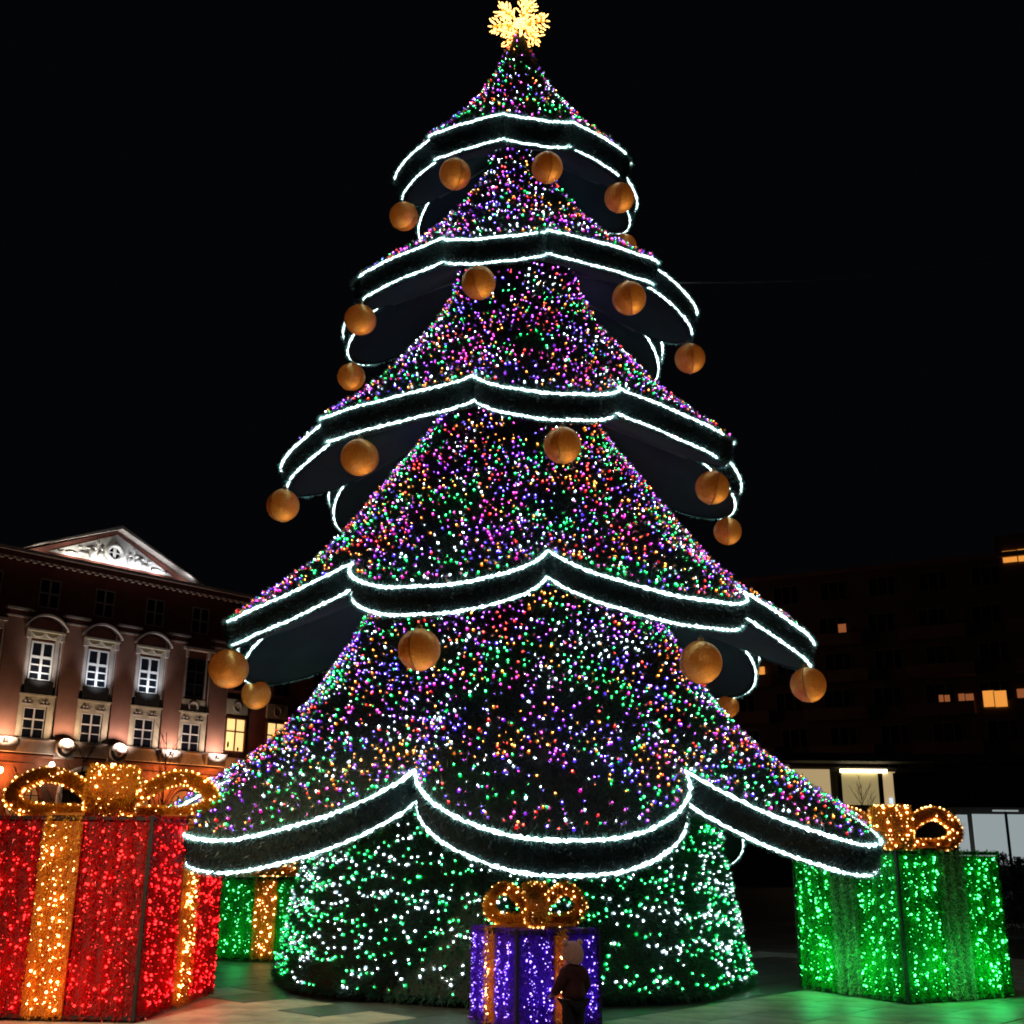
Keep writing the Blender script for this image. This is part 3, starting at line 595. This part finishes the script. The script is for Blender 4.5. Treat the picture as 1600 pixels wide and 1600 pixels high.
q = MB(); q.ball(hc + Vector((0, .084, -.040)), .016, 8, 6, (1.2, .4, .35)); q.build('mouth', mat('lips', (.45, .12, .10), .5), ch, True)
ht = MB(); V = []; F = []
nR, nK = 9, 24                                  # hat: covers crown, back of the head and ears, open at the face
for i in range(nR + 1):
    for k in range(nK):
        a = 2 * PI * k / nK; back = .5 - .5 * math.sin(a); ph = PI * (.06 + (.40 + .28 * back) * i / nR) if i else 0
        rr = .102 + (.004 if i == nR else 0) + .002 * math.sin(7 * a); V.append((hc.x + rr * .98 * math.sin(ph) * math.cos(a), hc.y + rr * 1.04 * math.sin(ph) * math.sin(a), hc.z + rr * 1.12 * math.cos(ph)))
for i in range(nR):
    for k in range(nK): F.append((i * nK + k, (i + 1) * nK + k, (i + 1) * nK + (k + 1) % nK, i * nK + (k + 1) % nK))
ht.add(V, F); hat = ht.build('hat', hatm, ch, True)
for sx in (-1, 1):
    q = MB(); q.ball(hc + Vector((sx * .082, 0, .098)), .030, 10, 8); q.build('pompom', hatm, hat, True)

# ================================================================== PALACE ON THE LEFT
S = 1.4
def Z(z): return 1.6 + (z - 1.6) * S
h = ray(120, 1339)[:2]; h = h / np.linalg.norm(h) * 84
PA = math.radians(42); prz = math.atan2(math.cos(PA), math.sin(PA))
M['brick'] = mat('rose_plaster', (.24, .085, .062), .85, color2=(.18, .064, .048), nscale=1.2)
M['pil'] = mat('pilaster_plaster', (.31, .16, .115), .8, color2=(.25, .125, .09), nscale=.9)
M['stone'] = mat('cream_stone', (.50, .46, .34), .8, noise=.12, nscale=2.5)
M['trim'] = mat('light_stucco', (.55, .50, .46), .8, noise=.12, nscale=2)
M['sash'] = mat('white_sash_paint', (.82, .82, .80), .5)
M['glass'] = mat('dark_glass', (.010, .012, .018), .08)
M['dark'] = mat('dark_iron', (.012, .011, .011), .7)  # one even near-black iron colour
M['roofm'] = mat('dark_roof_sheet', (.03, .022, .022), .6)
M['arcade'] = mat('rusticated_render', (.26, .10, .055), .85, color2=(.18, .07, .04), nscale=2)
M['winlit'] = mat('lit_curtained_room', (.8, .6, .3), .8, emit=(1, .66, .24), estr=1.15)
M['warmlamp'] = emat('sodium_lamp_glass', (1, .50, .16), 14); M['whitelamp'] = emat('white_lamp_glass', (1, .85, .66), 12); M['floodglass'] = emat('flood_lens', (1, .88, .74), 8)
pal = empty('palace', (h[0], h[1], 0), prz, label='neoclassical palace with floodlit pilasters and a sculpted triangular pediment', cat='palace')
def pb(name, m, x0, x1, y0, y1, z0, z1, parent=None, raw=False):
    b = MB(); b.box(x0 * S, x1 * S, y0 * S, y1 * S, Z(z0), Z(z1)) if not raw else b.box(x0, x1, y0, y1, z0, z1)
    return b.build(name, m, parent or pal)
pb('wall', M['brick'], -14, 7.5, 0, 12, 6.05, 15.0); pb('arcade_wall', M['arcade'], -14, 7.5, .05, 12, .457, 6.03)
pb('side_wing_wall', M['brick'], 7.52, 19, .35, 12, .457, 15.0)
pb('ledge', M['trim'], -14, 7.62, -.32, -.002, 6.05, 6.62); pb('ledge_lip', M['trim'], -14, 7.66, -.42, .0, 6.625, 6.70); pb('ledge', M['trim'], 7.67, 19, .12, .349, 6.05, 6.6)
PIL = [-7.3, -4.4, -1.5, 1.35, 4.2, 6.95]
def window(x, z0, z1, wd, sash, rows, parent, glass=M['glass'], bar=.055, cross=.62, upper_only=False, frame=None):
    wdw = pb('window', glass, x - wd / 2, x + wd / 2, -.03, -.001, z0, z1, parent)
    b = MB(); B = lambda a0, a1, c0, c1: b.box(a0 * S, a1 * S, -.085 * S, -.032 * S, Z(c0), Z(c1))
    B(x - wd / 2, x - wd / 2 + bar, z0, z1); B(x + wd / 2 - bar, x + wd / 2, z0, z1); B(x - wd / 2 + bar, x + wd / 2 - bar, z1 - bar, z1); B(x - wd / 2 + bar, x + wd / 2 - bar, z0, z0 + bar)
    zc = z0 + (z1 - z0) * cross; B(x - wd / 2 + bar, x + wd / 2 - bar, zc - bar * .8, zc + bar * .8); B(x - bar * .8, x + bar * .8, z0 + bar, zc - bar * .8); B(x - bar * .8, x + bar * .8, zc + bar * .8, z1 - bar)
    for i in range(1, rows):
        zz = z0 + (zc - z0) * i / rows; B(x - wd / 2 + bar, x - bar * .8, zz - bar * .4, zz + bar * .4); B(x + bar * .8, x + wd / 2 - bar, zz - bar * .4, zz + bar * .4)
    b.build('sash', sash, wdw); return wdw
for i, c in enumerate(PIL):
    p = pb('pilaster', M['pil'], c - .52, c + .52, -.20, -.003, 6.72, 12.28)
    pb('capital', M['trim'], c - .60, c + .60, -.28, -.004, 12.285, 12.36, p); pb('capital', M['brick'], c - .52, c + .52, -.22, -.004, 12.37, 12.60, p); pb('capital', M['trim'], c - .66, c + .66, -.34, -.004, 12.61, 12.72, p)
    for s in (-1, 1): pb('edge_strip', M['trim'], c + s * .575 - .035, c + s * .575 + .035, -.10, -.004, 6.72, 12.2, p)
    if i not in (2, 3): pb('pedestal', M['trim'], c - .56, c + .56, -.52, -.325, 6.04, 6.66, p)
for c in (-1.5, 1.25):                          # round medallions in the ledge
    b = MB(); n = 20
    b.prism([(c * S + .44 * S * math.cos(2 * PI * k / n), Z(6.36) + .44 * S * math.sin(2 * PI * k / n)) for k in range(n)], -.62 * S, -.425 * S); md = b.build('medallion', M['trim'], pal)
    b = MB(); b.ball((c * S, -.63 * S, Z(6.36)), .24 * S, 12, 8, (1, .4, 1)); b.build('boss', M['trim'], md, True)
    pb('medallion_foot', M['trim'], c - .5, c + .5, -.50, -.425, 5.86, 6.04, md)
BAYS = [-5.9, -3.0, -.1, 2.75, 5.5]
for i, c in enumerate(BAYS):
    grand = i in (1, 2, 3)
    # lower window in its stone surround
    fr = pb('window_surround', M['stone'], c - .86, c - .56, -.13, -.002, 6.71, 8.70); pb('jamb', M['stone'], c + .56, c + .86, -.13, -.002, 6.71, 8.70, fr)
    pb('lintel', M['stone'], c - .56, c + .56, -.11, -.002, 8.16, 8.70, fr); pb('sill', M['stone'], c - .92, c + .92, -.22, -.002, 8.705, 8.78, fr)
    for dx in (-.52, -.34, .34, .52): b = MB(); b.ball(((c + dx) * S, -.13 * S, Z(8.45)), .075 * S, 8, 6, (1, .7, 1)); b.build('rosette', M['trim'], fr, True)
    for s in (-1, 1): pb('rosette_ledge', M['trim'], c + s * .44 - .24, c + s * .44 + .24, -.19, -.112, 8.28, 8.33, fr)
    if i in (4,):
        b = MB(); b.tube([((c + .26 * math.cos(a)) * S, -.14 * S, Z(9.02) + .26 * S * math.sin(a)) for a in np.linspace(0, 2 * PI, 21)], .05 * S, 6, cap=False); b.build('round_moulding', M['trim'], fr)
        pb('parapet_panel', M['stone'], c - .72, c + .72, -.10, -.002, 8.79, 9.42, fr)
    window(c, 6.73, 8.14, 1.06, M['sash'], 2, pal, bar=.04)
    if not grand: 
        fr2 = pb('upper_surround', M['trim'], c - .66, c - .58, -.12, -.002, 9.5, 11.7); pb('jamb', M['trim'], c + .58, c + .66, -.12, -.002, 9.5, 11.7, fr2)
        pb('hood', M['trim'], c - .95, c + .95, -.40, -.002, 11.98, 12.12, fr2); 
        for s in (-1, 1): pb('bracket', M['trim'], c + s * .70 - .07, c + s * .70 + .07, -.30, -.002, 11.60, 11.97, fr2)
        window(c, 9.55, 11.6, 1.1, M['dark'], 2, pal, bar=.04, cross=.66)
        continue
    pb('balcony_front', M['dark'], c - .70, c + .70, -.20, -.002, 8.79, 9.40)
    fr2 = pb('upper_surround', M['trim'], c - .80, c - .62, -.12, -.002, 9.2, 11.42); pb('jamb', M['trim'], c + .62, c + .80, -.12, -.002, 9.2, 11.42, fr2)
    pb('entablature', M['stone'], c - .74, c + .74, -.16, -.002, 11.43, 11.72, fr2); pb('entablature', M['stone'], c - .95, c + .95, -.36, -.002, 11.725, 11.82, fr2)
    for s in (-1, 1): pb('bracket', M['trim'], c + s * .86 - .09, c + s * .86 + .09, -.28, -.002, 11.38, 11.72, fr2)
    b = MB()
    for s in (-1, 1): b.tube([((c + s * .36 + .28 * math.cos(a)) * S, -.19 * S, Z(11.66) + .17 * S * math.sin(a)) for a in np.linspace(PI, 2 * PI, 9)], .03 * S, 5)
    b.build('festoon', M['trim'], fr2)
    b = MB(); arc = [(c + 1.06 * math.sin(a) / math.sin(.95), 11.88 + .62 * (math.cos(a) - math.cos(.95)) / (1 - math.cos(.95))) for a in np.linspace(-.95, .95, 19)]
    pts = [(x * S, Z(z)) for x, z in arc] + [(x * S, Z(z) + .10 * S) for x, z in arc[::-1]]
    for q in range(18):
        b.prism([(arc[q][0] * S, Z(arc[q][1])), (arc[q + 1][0] * S, Z(arc[q + 1][1])), (arc[q + 1][0] * S, Z(arc[q + 1][1]) + .10 * S), (arc[q][0] * S, Z(arc[q][1]) + .10 * S)], -.42 * S, -.002)
    b.build('arched_hood', M['trim'], fr2)
    window(c, 9.43, 11.28, 1.12, M['sash'], 3, pal, bar=.075, cross=.60)
for c in [-5.9] + BAYS[1:] + [8.6, 11.3, 14]:
    window(c, 12.95, 14.35, 1.05, mat('grey_sash', (.42, .38, .35), .7), 1, pal, bar=.05, cross=.5) if c < 7.5 else None
# cornice and its modillions
pb('cornice', M['trim'], -14, 9.4, -.60, -.002, 15.32, 15.48); pb('cornice', M['brick'], -14, 9.3, -.40, -.003, 15.05, 15.315); pb('cornice', M['trim'], -14, 9.3, -.48, -.401, 15.02, 15.06)
b = MB(); x = -13.8
while x < 9.1: b.box(x * S, (x + .17) * S, -.56 * S, -.402 * S, Z(14.90), Z(15.015)); x += .40
b.build('modillions', M['trim'], pal, kind='stuff')
pb('roof', M['roofm'], -14, 19, .4, 12, 15.0, 15.6)
# pediment
A, Bp, C = (-4.95, 15.49), (.15, 17.72), (5.25, 15.49)
b = MB(); b.prism([((A[0] + .3) * S, Z(15.485)), (C[0] * S - .3 * S, Z(15.485)), (Bp[0] * S, Z(17.5))], -.06 * S, 1.5 * S); ped = b.build('pediment', M['brick'], pal)
for P0, P1 in ((A, Bp), (C, Bp)):
    b = MB(); t = .17; b.prism([(P0[0] * S, Z(P0[1])), (P1[0] * S, Z(P1[1] - t)), (P1[0] * S, Z(P1[1])), (P0[0] * S, Z(P0[1] + .03))] if P0 is A else [(P0[0] * S, Z(P0[1])), (P0[0] * S, Z(P0[1] + .03)), (P1[0] * S, Z(P1[1])), (P1[0] * S, Z(P1[1] - t))], -.55 * S, 1.5 * S)
    b.build('raking_cornice', M['trim'], ped)
b = MB(); b.prism([(-3.35 * S, Z(15.72)), (3.55 * S, Z(15.72)), (.15 * S, Z(17.30))], -.12 * S, -.062 * S); b.build('tympanum', M['sash'], ped)
def blobs(name, pts):
    b = MB()
    for x, z, r, sx, sz in pts: b.ball((x * S, -.16 * S, Z(z)), r * S, 10, 7, (sx, .9, sz))
    return b.build(name, M['sash'], ped, True)
for s in (-1, 1):                                # reclining figures either side of the round window
    f = [(s * 2.35, 15.86, .12, 2.6, .8), (s * 1.75, 15.92, .16, 1.9, .9), (s * 1.28, 16.05, .20, 1.0, 1.3), (s * 1.18, 16.35, .12, 1, 1), (s * 1.48, 16.28, .09, 2.0, .8), (s * 1.95, 16.22, .08, 1.6, .8)]
    blobs('relief_figure', [(.15 + a, z, r, p, q) for a, z, r, p, q in f])
    f = [(s * .85, 16.02, .17, 1.0, 1.5), (s * .80, 16.36, .10, 1, 1.1), (s * 1.0, 16.62, .09, .8, 1.8), (s * 2.8, 15.83, .09, 2.2, .7)]
    blobs('relief_figure', [(.15 + a, z, r, p, q) for a, z, r, p, q in f])
b = MB(); b.tube([((.05 + .42 * math.cos(a)) * S, -.20 * S, Z(16.30) + .40 * S * math.sin(a)) for a in np.linspace(0, 2 * PI, 29)], .13 * S, 8, cap=False); ov = b.build('oval_window_ring', M['sash'], ped, True)
b = MB(); b.prism([((.05 + .36 * math.cos(a)) * S, Z(16.30) + .34 * S * math.sin(a)) for a in np.linspace(0, 2 * PI, 21)[:-1]], -.17 * S, -.125 * S); b.build('pane', M['glass'], ov)
b = MB(); b.box(-.03 * S, .13 * S, -.22 * S, -.172 * S, Z(15.98), Z(16.62)); b.box(-.30 * S, -.031 * S, -.22 * S, -.172 * S, Z(16.27), Z(16.33)); b.box(.131 * S, .41 * S, -.22 * S, -.172 * S, Z(16.27), Z(16.33)); b.build('glazing_bar', M['sash'], ov)
blobs('crown_ornament', [(.05, 16.84, .10, 1, 1.2), (-.12, 16.74, .08, 1, 1), (.22, 16.74, .08, 1, 1)])
# side wing windows, two of them lit
for x in (8.5, 11.2):
    wv_ = pb('window', M['winlit'], x - .58, x + .58, .30, .349, 7.0, 8.68)
    b = MB(); b.box((x - .66) * S, (x - .581) * S, .22 * S, .348 * S, Z(6.95), Z(8.76)); b.box((x + .581) * S, (x + .66) * S, .22 * S, .348 * S, Z(6.95), Z(8.76)); b.box((x - .58) * S, (x + .58) * S, .22 * S, .348 * S, Z(8.685), Z(8.76)); b.box((x - .035) * S, (x + .035) * S, .24 * S, .295 * S, Z(7.0), Z(8.68)); b.box((x - .58) * S, (x - .036) * S, .24 * S, .295 * S, Z(7.98), Z(8.06)); b.box((x + .036) * S, (x + .58) * S, .24 * S, .295 * S, Z(7.98), Z(8.06))
    b.build('sash', mat('brown_sash', (.22, .10, .04), .6), wv_)
    b = MB(); b.ball(((x - .4) * S, .27 * S, Z(7.3)), .12 * S, 8, 6, (.6, .2, 1.5)); b.ball(((x + .25) * S, .27 * S, Z(7.1)), .09 * S, 8, 6, (.7, .2, 1.2)); b.build('pot_plant', M['dark'], wv_, True)
    pn = pb('parapet_panel', M['stone'], x - .7, x + .7, .22, .348, 8.95, 9.75)
    b = MB(); b.tube([((x + .24 * math.cos(a)) * S, .20 * S, Z(9.34) + .26 * S * math.sin(a)) for a in np.linspace(0, 2 * PI, 17)], .045 * S, 6, cap=False); b.build('round_moulding', M['trim'], pn)
for x in (8.5, 11.2, 14): window(x, 10.2, 11.9, 1.05, M['dark'], 2, pal, bar=.04)
# arcade: arches with small paned doors, wall lamps
for x in (-5.9, -3.0, 2.75, 5.5):
    b = MB(); w2 = .72; arc = [(x - w2, .5), (x + w2, .5)] + [(x + w2 * math.cos(a), 4.0 + w2 * math.sin(a)) for a in np.linspace(0, PI, 11)]
    b.prism([(p * S, Z(q)) for p, q in arc], -.02 * S, .048 * S); ar = b.build('arched_window', mat('amber_lit_pane', (.35, .16, .06), .6, emit=(1, .42, .13), estr=.16, noise=.3, nscale=.7), pal)
    b = MB()
    for k in range(-1, 2): b.box((x + k * .36 - .02) * S, (x + k * .36 + .02) * S, -.06 * S, -.021 * S, Z(.5), Z(4.45))
    for k in range(7): b.box((x - .70) * S, (x + .70) * S, -.10 * S, -.061 * S, Z(1 + k * .52), Z(1.045 + k * .52))
    b.build('glazing_bar', M['dark'], ar)
    b = MB(); b.tube([((x + .84 * math.cos(a)) * S, -.03 * S, Z(4.0) + .84 * S * math.sin(a)) for a in np.linspace(0, PI, 15)], .07 * S, 6); b.build('arch_moulding', M['arcade'], ar)
# big gateway between the two middle pilasters
b = MB(); b.prism([(p * S, Z(q)) for p, q in [(-1.15, .5), (.95, .5)] + [(-.1 + 1.05 * math.cos(a), 4.3 + 1.05 * math.sin(a)) for a in np.linspace(0, PI, 13)]], -.03 * S, .048 * S); gw = b.build('gateway', M['dark'], pal)
b = MB(); b.tube([((-.1 + 1.2 * math.cos(a)) * S, -.06 * S, Z(4.3) + 1.2 * S * math.sin(a)) for a in np.linspace(0, PI, 17)], .13 * S, 6); b.build('arch_moulding', M['trim'], gw)
for s in (-1, 1): pb('door_jamb', M['trim'], -.1 + s * 1.2 - .12, -.1 + s * 1.2 + .12, -.18, -.032, .5, 4.28, gw)
pb('rustication', M['arcade'], -14, 7.5, -.03, .048, 5.5, 5.58); pb('rustication', M['arcade'], -14, 7.55, -.12, .048, 5.84, 5.95)
def plamp(x, z, m, col, e, nm, lab, wall=-.02):
    o = empty(nm, (0, 0, 0), 0); o.parent = pal
    b = MB(); b.ball((x * S, (wall - .30) * S, Z(z)), .13 * S, 10, 8, (1, 1, 1.2)); g_ = b.build('globe', m, o, True)
    b = MB(); b.tube([(x * S, wall * S, Z(z - .25)), (x * S, (wall - .28) * S, Z(z - .2)), (x * S, (wall - .30) * S, Z(z - .12))], .03 * S, 5); b.build('bracket', M['dark'], o)
    lamp('POINT', 'lamp_light', (x * S, (wall - .55) * S, Z(z - .05)), e, col, size=.15, parent=pal)
for x in (-4.35, 4.15, 6.95): plamp(x, 5.18, M['warmlamp'], (1, .33, .09), 330, 'wall_lamp', '')
plamp(-1.95, 5.55, M['whitelamp'], (1, .8, .6), 60, 'wall_lamp', '')
# floodlights that stand on the ledge and wash the pilasters, and those behind the balcony fronts
for i, c in enumerate(PIL):
    wt = (1, .66, .44) if i < 3 else (1, .72, .60)
    b = MB(); b.box(c * S - .14, c * S + .14, -.66 * S, -.54 * S, Z(6.42), Z(6.60)); fx = b.build('ledge_floodlight', M['dark'], pal)
    lamp('SPOT', 'flood_light', (c * S, -.95 * S, Z(6.52)), 440, wt, size=.15, spot=136, blend=1, parent=pal).rotation_euler = (math.radians(130), 0, 0)
for c in BAYS[1:4]:
    lamp('SPOT', 'balcony_flood', (c * S, -.9 * S, Z(9.0)), 330, (1, .92, .84) if c < -1 else (.84, .9, 1), size=.3, spot=88, blend=1, parent=pal).rotation_euler = (math.radians(150), 0, 0)
for x in (-3.9, -2.2, -.9, .15, 1.2, 2.5, 4.2):
    lamp('SPOT', 'pediment_flood', (x * S, -.62 * S, Z(15.55)), 75 if abs(x) < 3 else 22, (1, .93, .80) if x < -.5 else (.97, .97, 1), size=.06, spot=150, parent=pal).rotation_euler = (math.radians(140), 0, 0)

# ================================================================== MODERN BLOCKS ON THE RIGHT
M['concrete'] = mat('dark_concrete', (.16, .11, .09), .9, color2=(.10, .075, .065), nscale=.5)
M['panelc'] = mat('balcony_panel', (.24, .15, .12), .9, noise=.15, nscale=.8)
M['frameg'] = mat('grey_window_frame', (.20, .19, .18), .7)
h2 = ray(1350, 1339)[:2]; h2 = h2 / np.linalg.norm(h2) * 96; SB2 = 1.6
bang = math.radians(-62); dirx = Vector((-math.sin(bang), -math.cos(bang), 0))  # runs right and towards us
apt = empty('apartment_block', (h2[0], h2[1] + 4, 0), math.atan2(dirx.y, dirx.x), label='dark apartment slab with long balcony rows and a few orange lit windows', cat='apartment block')
def ab(name, m, x0, x1, y0, y1, z0, z1, parent=apt): b = MB(); b.box(x0, x1, y0, y1, z0, z1); return b.build(name, m, parent)
ab('wall', M['concrete'], -22, 34, 0, 14, 5.9, 25.2); ab('roof_slab', M['panelc'], -22.3, 34.3, -.6, 14.3, 25.21, 25.6)
inv = Matrix.Rotation(-apt.rotation_euler[2], 3, 'Z')
def apt_px(u, v):                                # photo point on the block's front plane
    d = Vector(ray(u, v)); n = inv @ d; o = inv @ (Vector((0, 0, 1.6)) - Vector(apt.location)); t = -o.y / n.y; p = o + n * t; return p.x, p.z
M['litor'] = mat('orange_lit_room', (.8, .5, .2), .8, emit=(1, .37, .06), estr=.85, noise=.3, nscale=1.5); M['litdim'] = mat('dim_lit_room', (.6, .3, .12), .8, emit=(1, .30, .10), estr=.26)
for fl in range(6):
    z = 7.4 + fl * 3.1
    for xx in range(-5, 9):
        x = xx * 4.1 + (fl % 2) * .3
        if xx % 2 == 0 and fl < 5:
            bl = ab('balcony', M['panelc'], x - 2.6, x + 2.6, -1.2, -1.08, z - .9, z + .15); ab('floor_slab', M['concrete'], x - 2.6, x + 2.6, -1.07, -.01, z - .9, z - .75, bl)
        wn = ab('window', M['glass'], x - 1.1, x + 1.1, -.05, -.002, z + .2, z + 1.75)
        b = MB()
        for dx in (-1.1, -.35, .45, 1.1): b.box(x + dx - .05, x + dx + .05, -.10, -.052, z + .2, z + 1.75)
        b.box(x - 1.04, x + 1.04, -.098, -.052, z + 1.68, z + 1.78); b.build('frame', M['frameg'], wn)
for (u0, v0, u1, v1, mm) in [(1568, 860, 1588, 880, 'litor'), (1592, 857, 1612, 878, 'litor'), (1538, 1079, 1553, 1105, 'litor'), (1556, 1079, 1572, 1105, 'litor'), (1592, 1076, 1606, 1105, 'litdim'), (1178, 1042, 1195, 1062, 'litor'),
                            (1311, 975, 1322, 991, 'litdim'), (1512, 1084, 1521, 1118, 'litdim'), (1500, 1084, 1507, 1108, 'litdim'), (1478, 1086, 1484, 1108, 'litdim'), (1468, 1086, 1474, 1097, 'litdim')]:
    xa, za = apt_px(u0, v1); xb, zb = apt_px(u1, v0)
    wn = ab('lit_window', M[mm], xa, xb, -.14, -.105, za, zb); ab('mullion', M['frameg'], xa - .06, xa, -.17, -.104, za, zb, wn)
if True:                                          # taller stair tower where the topmost lights are
    xa, za = apt_px(1552, 838); ab('tower', M['concrete'], xa, 34, -.0, 8, 25.62, za)
# low row of shops in front
low = empty('shop_row', (0, 76, 0), 0, label='low dark shop pavilion with yellowish lit display windows behind the right lobe', cat='shop building')
def lb(name, m, u0, v0, u1, v1, y=0, th=.12, parent=low, sill=None):
    a = on_y(u0, v1, 76 + y); c = on_y(u1, v0, 76 + y); b = MB(); b.box(a.x, c.x, y, y + th, a.z if sill is None else sill, c.z); return b.build(name, m, parent)
a = on_y(1090, 1198, 76); c = on_y(1720, 1198, 76)
M['shopwall'] = mat('dark_shop_wall', (.05, .042, .036), .8, noise=.3, nscale=.6)
b = MB(); b.box(a.x, c.x, .3, 12, 0, a.z + .1); b.build('wall', M['shopwall'], low)
b = MB(); b.box(a.x, c.x, -2.0, .29, a.z + .3, a.z + .8); b.build('canopy', M['shopwall'], low)
M['shopy'] = mat('olive_lit_interior', (.5, .45, .25), .8, emit=(.80, .62, .28), estr=.34, noise=.25, nscale=.25); M['shopy2'] = mat('cream_lit_interior', (.6, .5, .3), .8, emit=(1, .72, .36), estr=.42, noise=.2, nscale=.3)
M['tube'] = emat('fluorescent_tube', (1, .86, .5), 5); M['shopw'] = mat('white_lit_frosted_glass', (.7, .75, .75), .6, emit=(.72, .84, .86), estr=.40, noise=.12, nscale=.25)
for (u0, v0, u1, v1, mm) in [(1236, 1202, 1296, 1248, 'shopy2'), (1314, 1206, 1376, 1258, 'shopy'), (1378, 1206, 1398, 1258, 'shopy2')]:
    p = lb('display_window', M[mm], u0, v0, u1, v1, .1); 
    lb('frame', M['dark'], u0 - 2, v0 - 3, u0, v1 + 2, -.02, .1, p); lb('frame', M['dark'], u0, v1, u1, v1 + 2, -.02, .1, p)
lb('ceiling_light', M['tube'], 1313, 1202, 1386, 1207, -.1, .09)
lb('lit_poster', emat('poster_glow', (.6, .75, 1), 1.2), 1391, 1247, 1395, 1256, -.02)
lb('fascia_strip', M['frameg'], 1400, 1203, 1478, 1205, -.05); 
for u in (1400, 1425, 1452, 1478): lb('dark_shutter', M['dark'], u, 1208, u + 22, 1262, .0)
p = lb('display_window', M['shopw'], 1528, 1273, 1640, 1352, -6); lb('display_window', M['shopw'], 1502, 1273, 1511, 1352, -6)
b = MB(); a = on_y(1496, 1270, 70.5); b.box(a.x, a.x + 14, -5.2, .2, 0, a.z + .35); b.build('kiosk_wall', M['shopwall'], low)
# street lamp in front of the white shop window (unlit T head, caught shop light put in as emission)
b0 = on_y(1586, 1400, 40); sl = empty('street_lamp', (b0.x, 40, 0), 0, label='slim T headed street lamp in front of the white shop window', cat='street lamp')
tz = on_y(1573, 1268, 40).z
b = MB(); b.tube([(0, 0, 0), (0, 0, tz)], .05, 8); b.build('pole', M['dark'], sl); b = MB(); b.box(-.42, -.03, -.06, .06, tz, tz + .05); b.box(.03, .42, -.06, .06, tz, tz + .05); b.build('lamp_head', mat('lamp_head_shop_glow', (.8, .8, .8), .4, emit=(.8, .88, .9), estr=.35), sl)

# bare young trees and the clipped bush
M['bark'] = mat('dark_bark', (.035, .025, .020), .9, noise=.3, nscale=6)
def bare_tree(x, y, ht, label, lean=0, r=.05, seed=1, grp='bare young trees round the square'):
    R = random.Random(seed); t = empty('bare_tree', (x, y, 0), R.random() * 6, label=label, cat='tree', group=grp); b = MB()
    tr = [Vector((lean * f * f + .05 * math.sin(f * 5), 0, ht * .9 * f)) for f in np.linspace(0, 1, 8)]; b.tube(tr, r, 6, r * .3); b.build('trunk', M['bark'], t); c = MB()
    for i in range(16):
        f = R.uniform(.35, .98); k = min(6, int(f * 7)); p = tr[k].lerp(tr[k + 1], f * 7 - k); a = R.random() * 2 * PI; L = ht * .34 * (1.1 - f) + .25
        d = Vector((math.cos(a), math.sin(a), 1.3)).normalized(); q = [p + d * L * s + Vector((0, 0, .25 * L * s * s)) for s in (0, .35, .7, 1)]; c.tube(q, r * .35, 4, r * .1)
        for j in range(4):
            s = q[R.choice((1, 2))]; a2 = a + R.uniform(-1.2, 1.2); e = s + Vector((math.cos(a2) * .5, math.sin(a2) * .5, .8)) * L * .5; c.tube([s, s.lerp(e, .5) + Vector((0, 0, .03)), e], r * .16, 3, r * .06)
    c.build('crown', M['bark'], t); return t
def gxy(u, Y): p = on_y(u, 1339, Y); return p.x, Y
for (u, Y, top_v, s, lab) in [(14, 30, 1195, 3, 'thin bare tree at the far left before the palace arcade'), (108, 28, 1150, 4, 'bare sapling in front of the palace gateway behind the red gift bow'), (250, 34, 1115, 5, 'thin bare tree before the fourth bay of the palace'),
                              (1352, 44, 1206, 6, 'bare young tree in front of the yellowish shop window'), (1476, 46, 1215, 8, 'bare tree hardly visible right of the shop windows')]:
    x, y = gxy(u, Y); bare_tree(x, y, on_y(u, top_v, Y).z, lab, .2, .032, s)
bx, by = gxy(1585, 30); bu = empty('bush', (bx, by, 0), 0, label='dark upright bush silhouetted against the white shop window', cat='bush')
M['leaf'] = mat('dark_leaves', (.03, .045, .03), .8)
b = MB(); n = 5200; cols = [(-.30, 1.80, .12), (-.05, 1.62, .16), (.10, 1.72, .12), (.32, 1.66, .10), (.55, 1.4, .15), (-.5, 1.30, .12)]
ci = rng.integers(0, 6, n); f = rng.random(n) ** .7; cc = np.array(cols)[ci]; P = np.stack([cc[:, 0] + rng.normal(size=n) * cc[:, 2] * (1.15 - f), rng.normal(size=n) * .2, cc[:, 1] * f], -1)
blades(P, rng.normal(size=(n, 3)), .10, .035, 'foliage', M['leaf'], bu)
for cx, hz, _ in cols: b.tube([(cx * .5, 0, 0), (cx, 0, hz * .9)], .012, 4)
b.build('stem', M['bark'], bu)
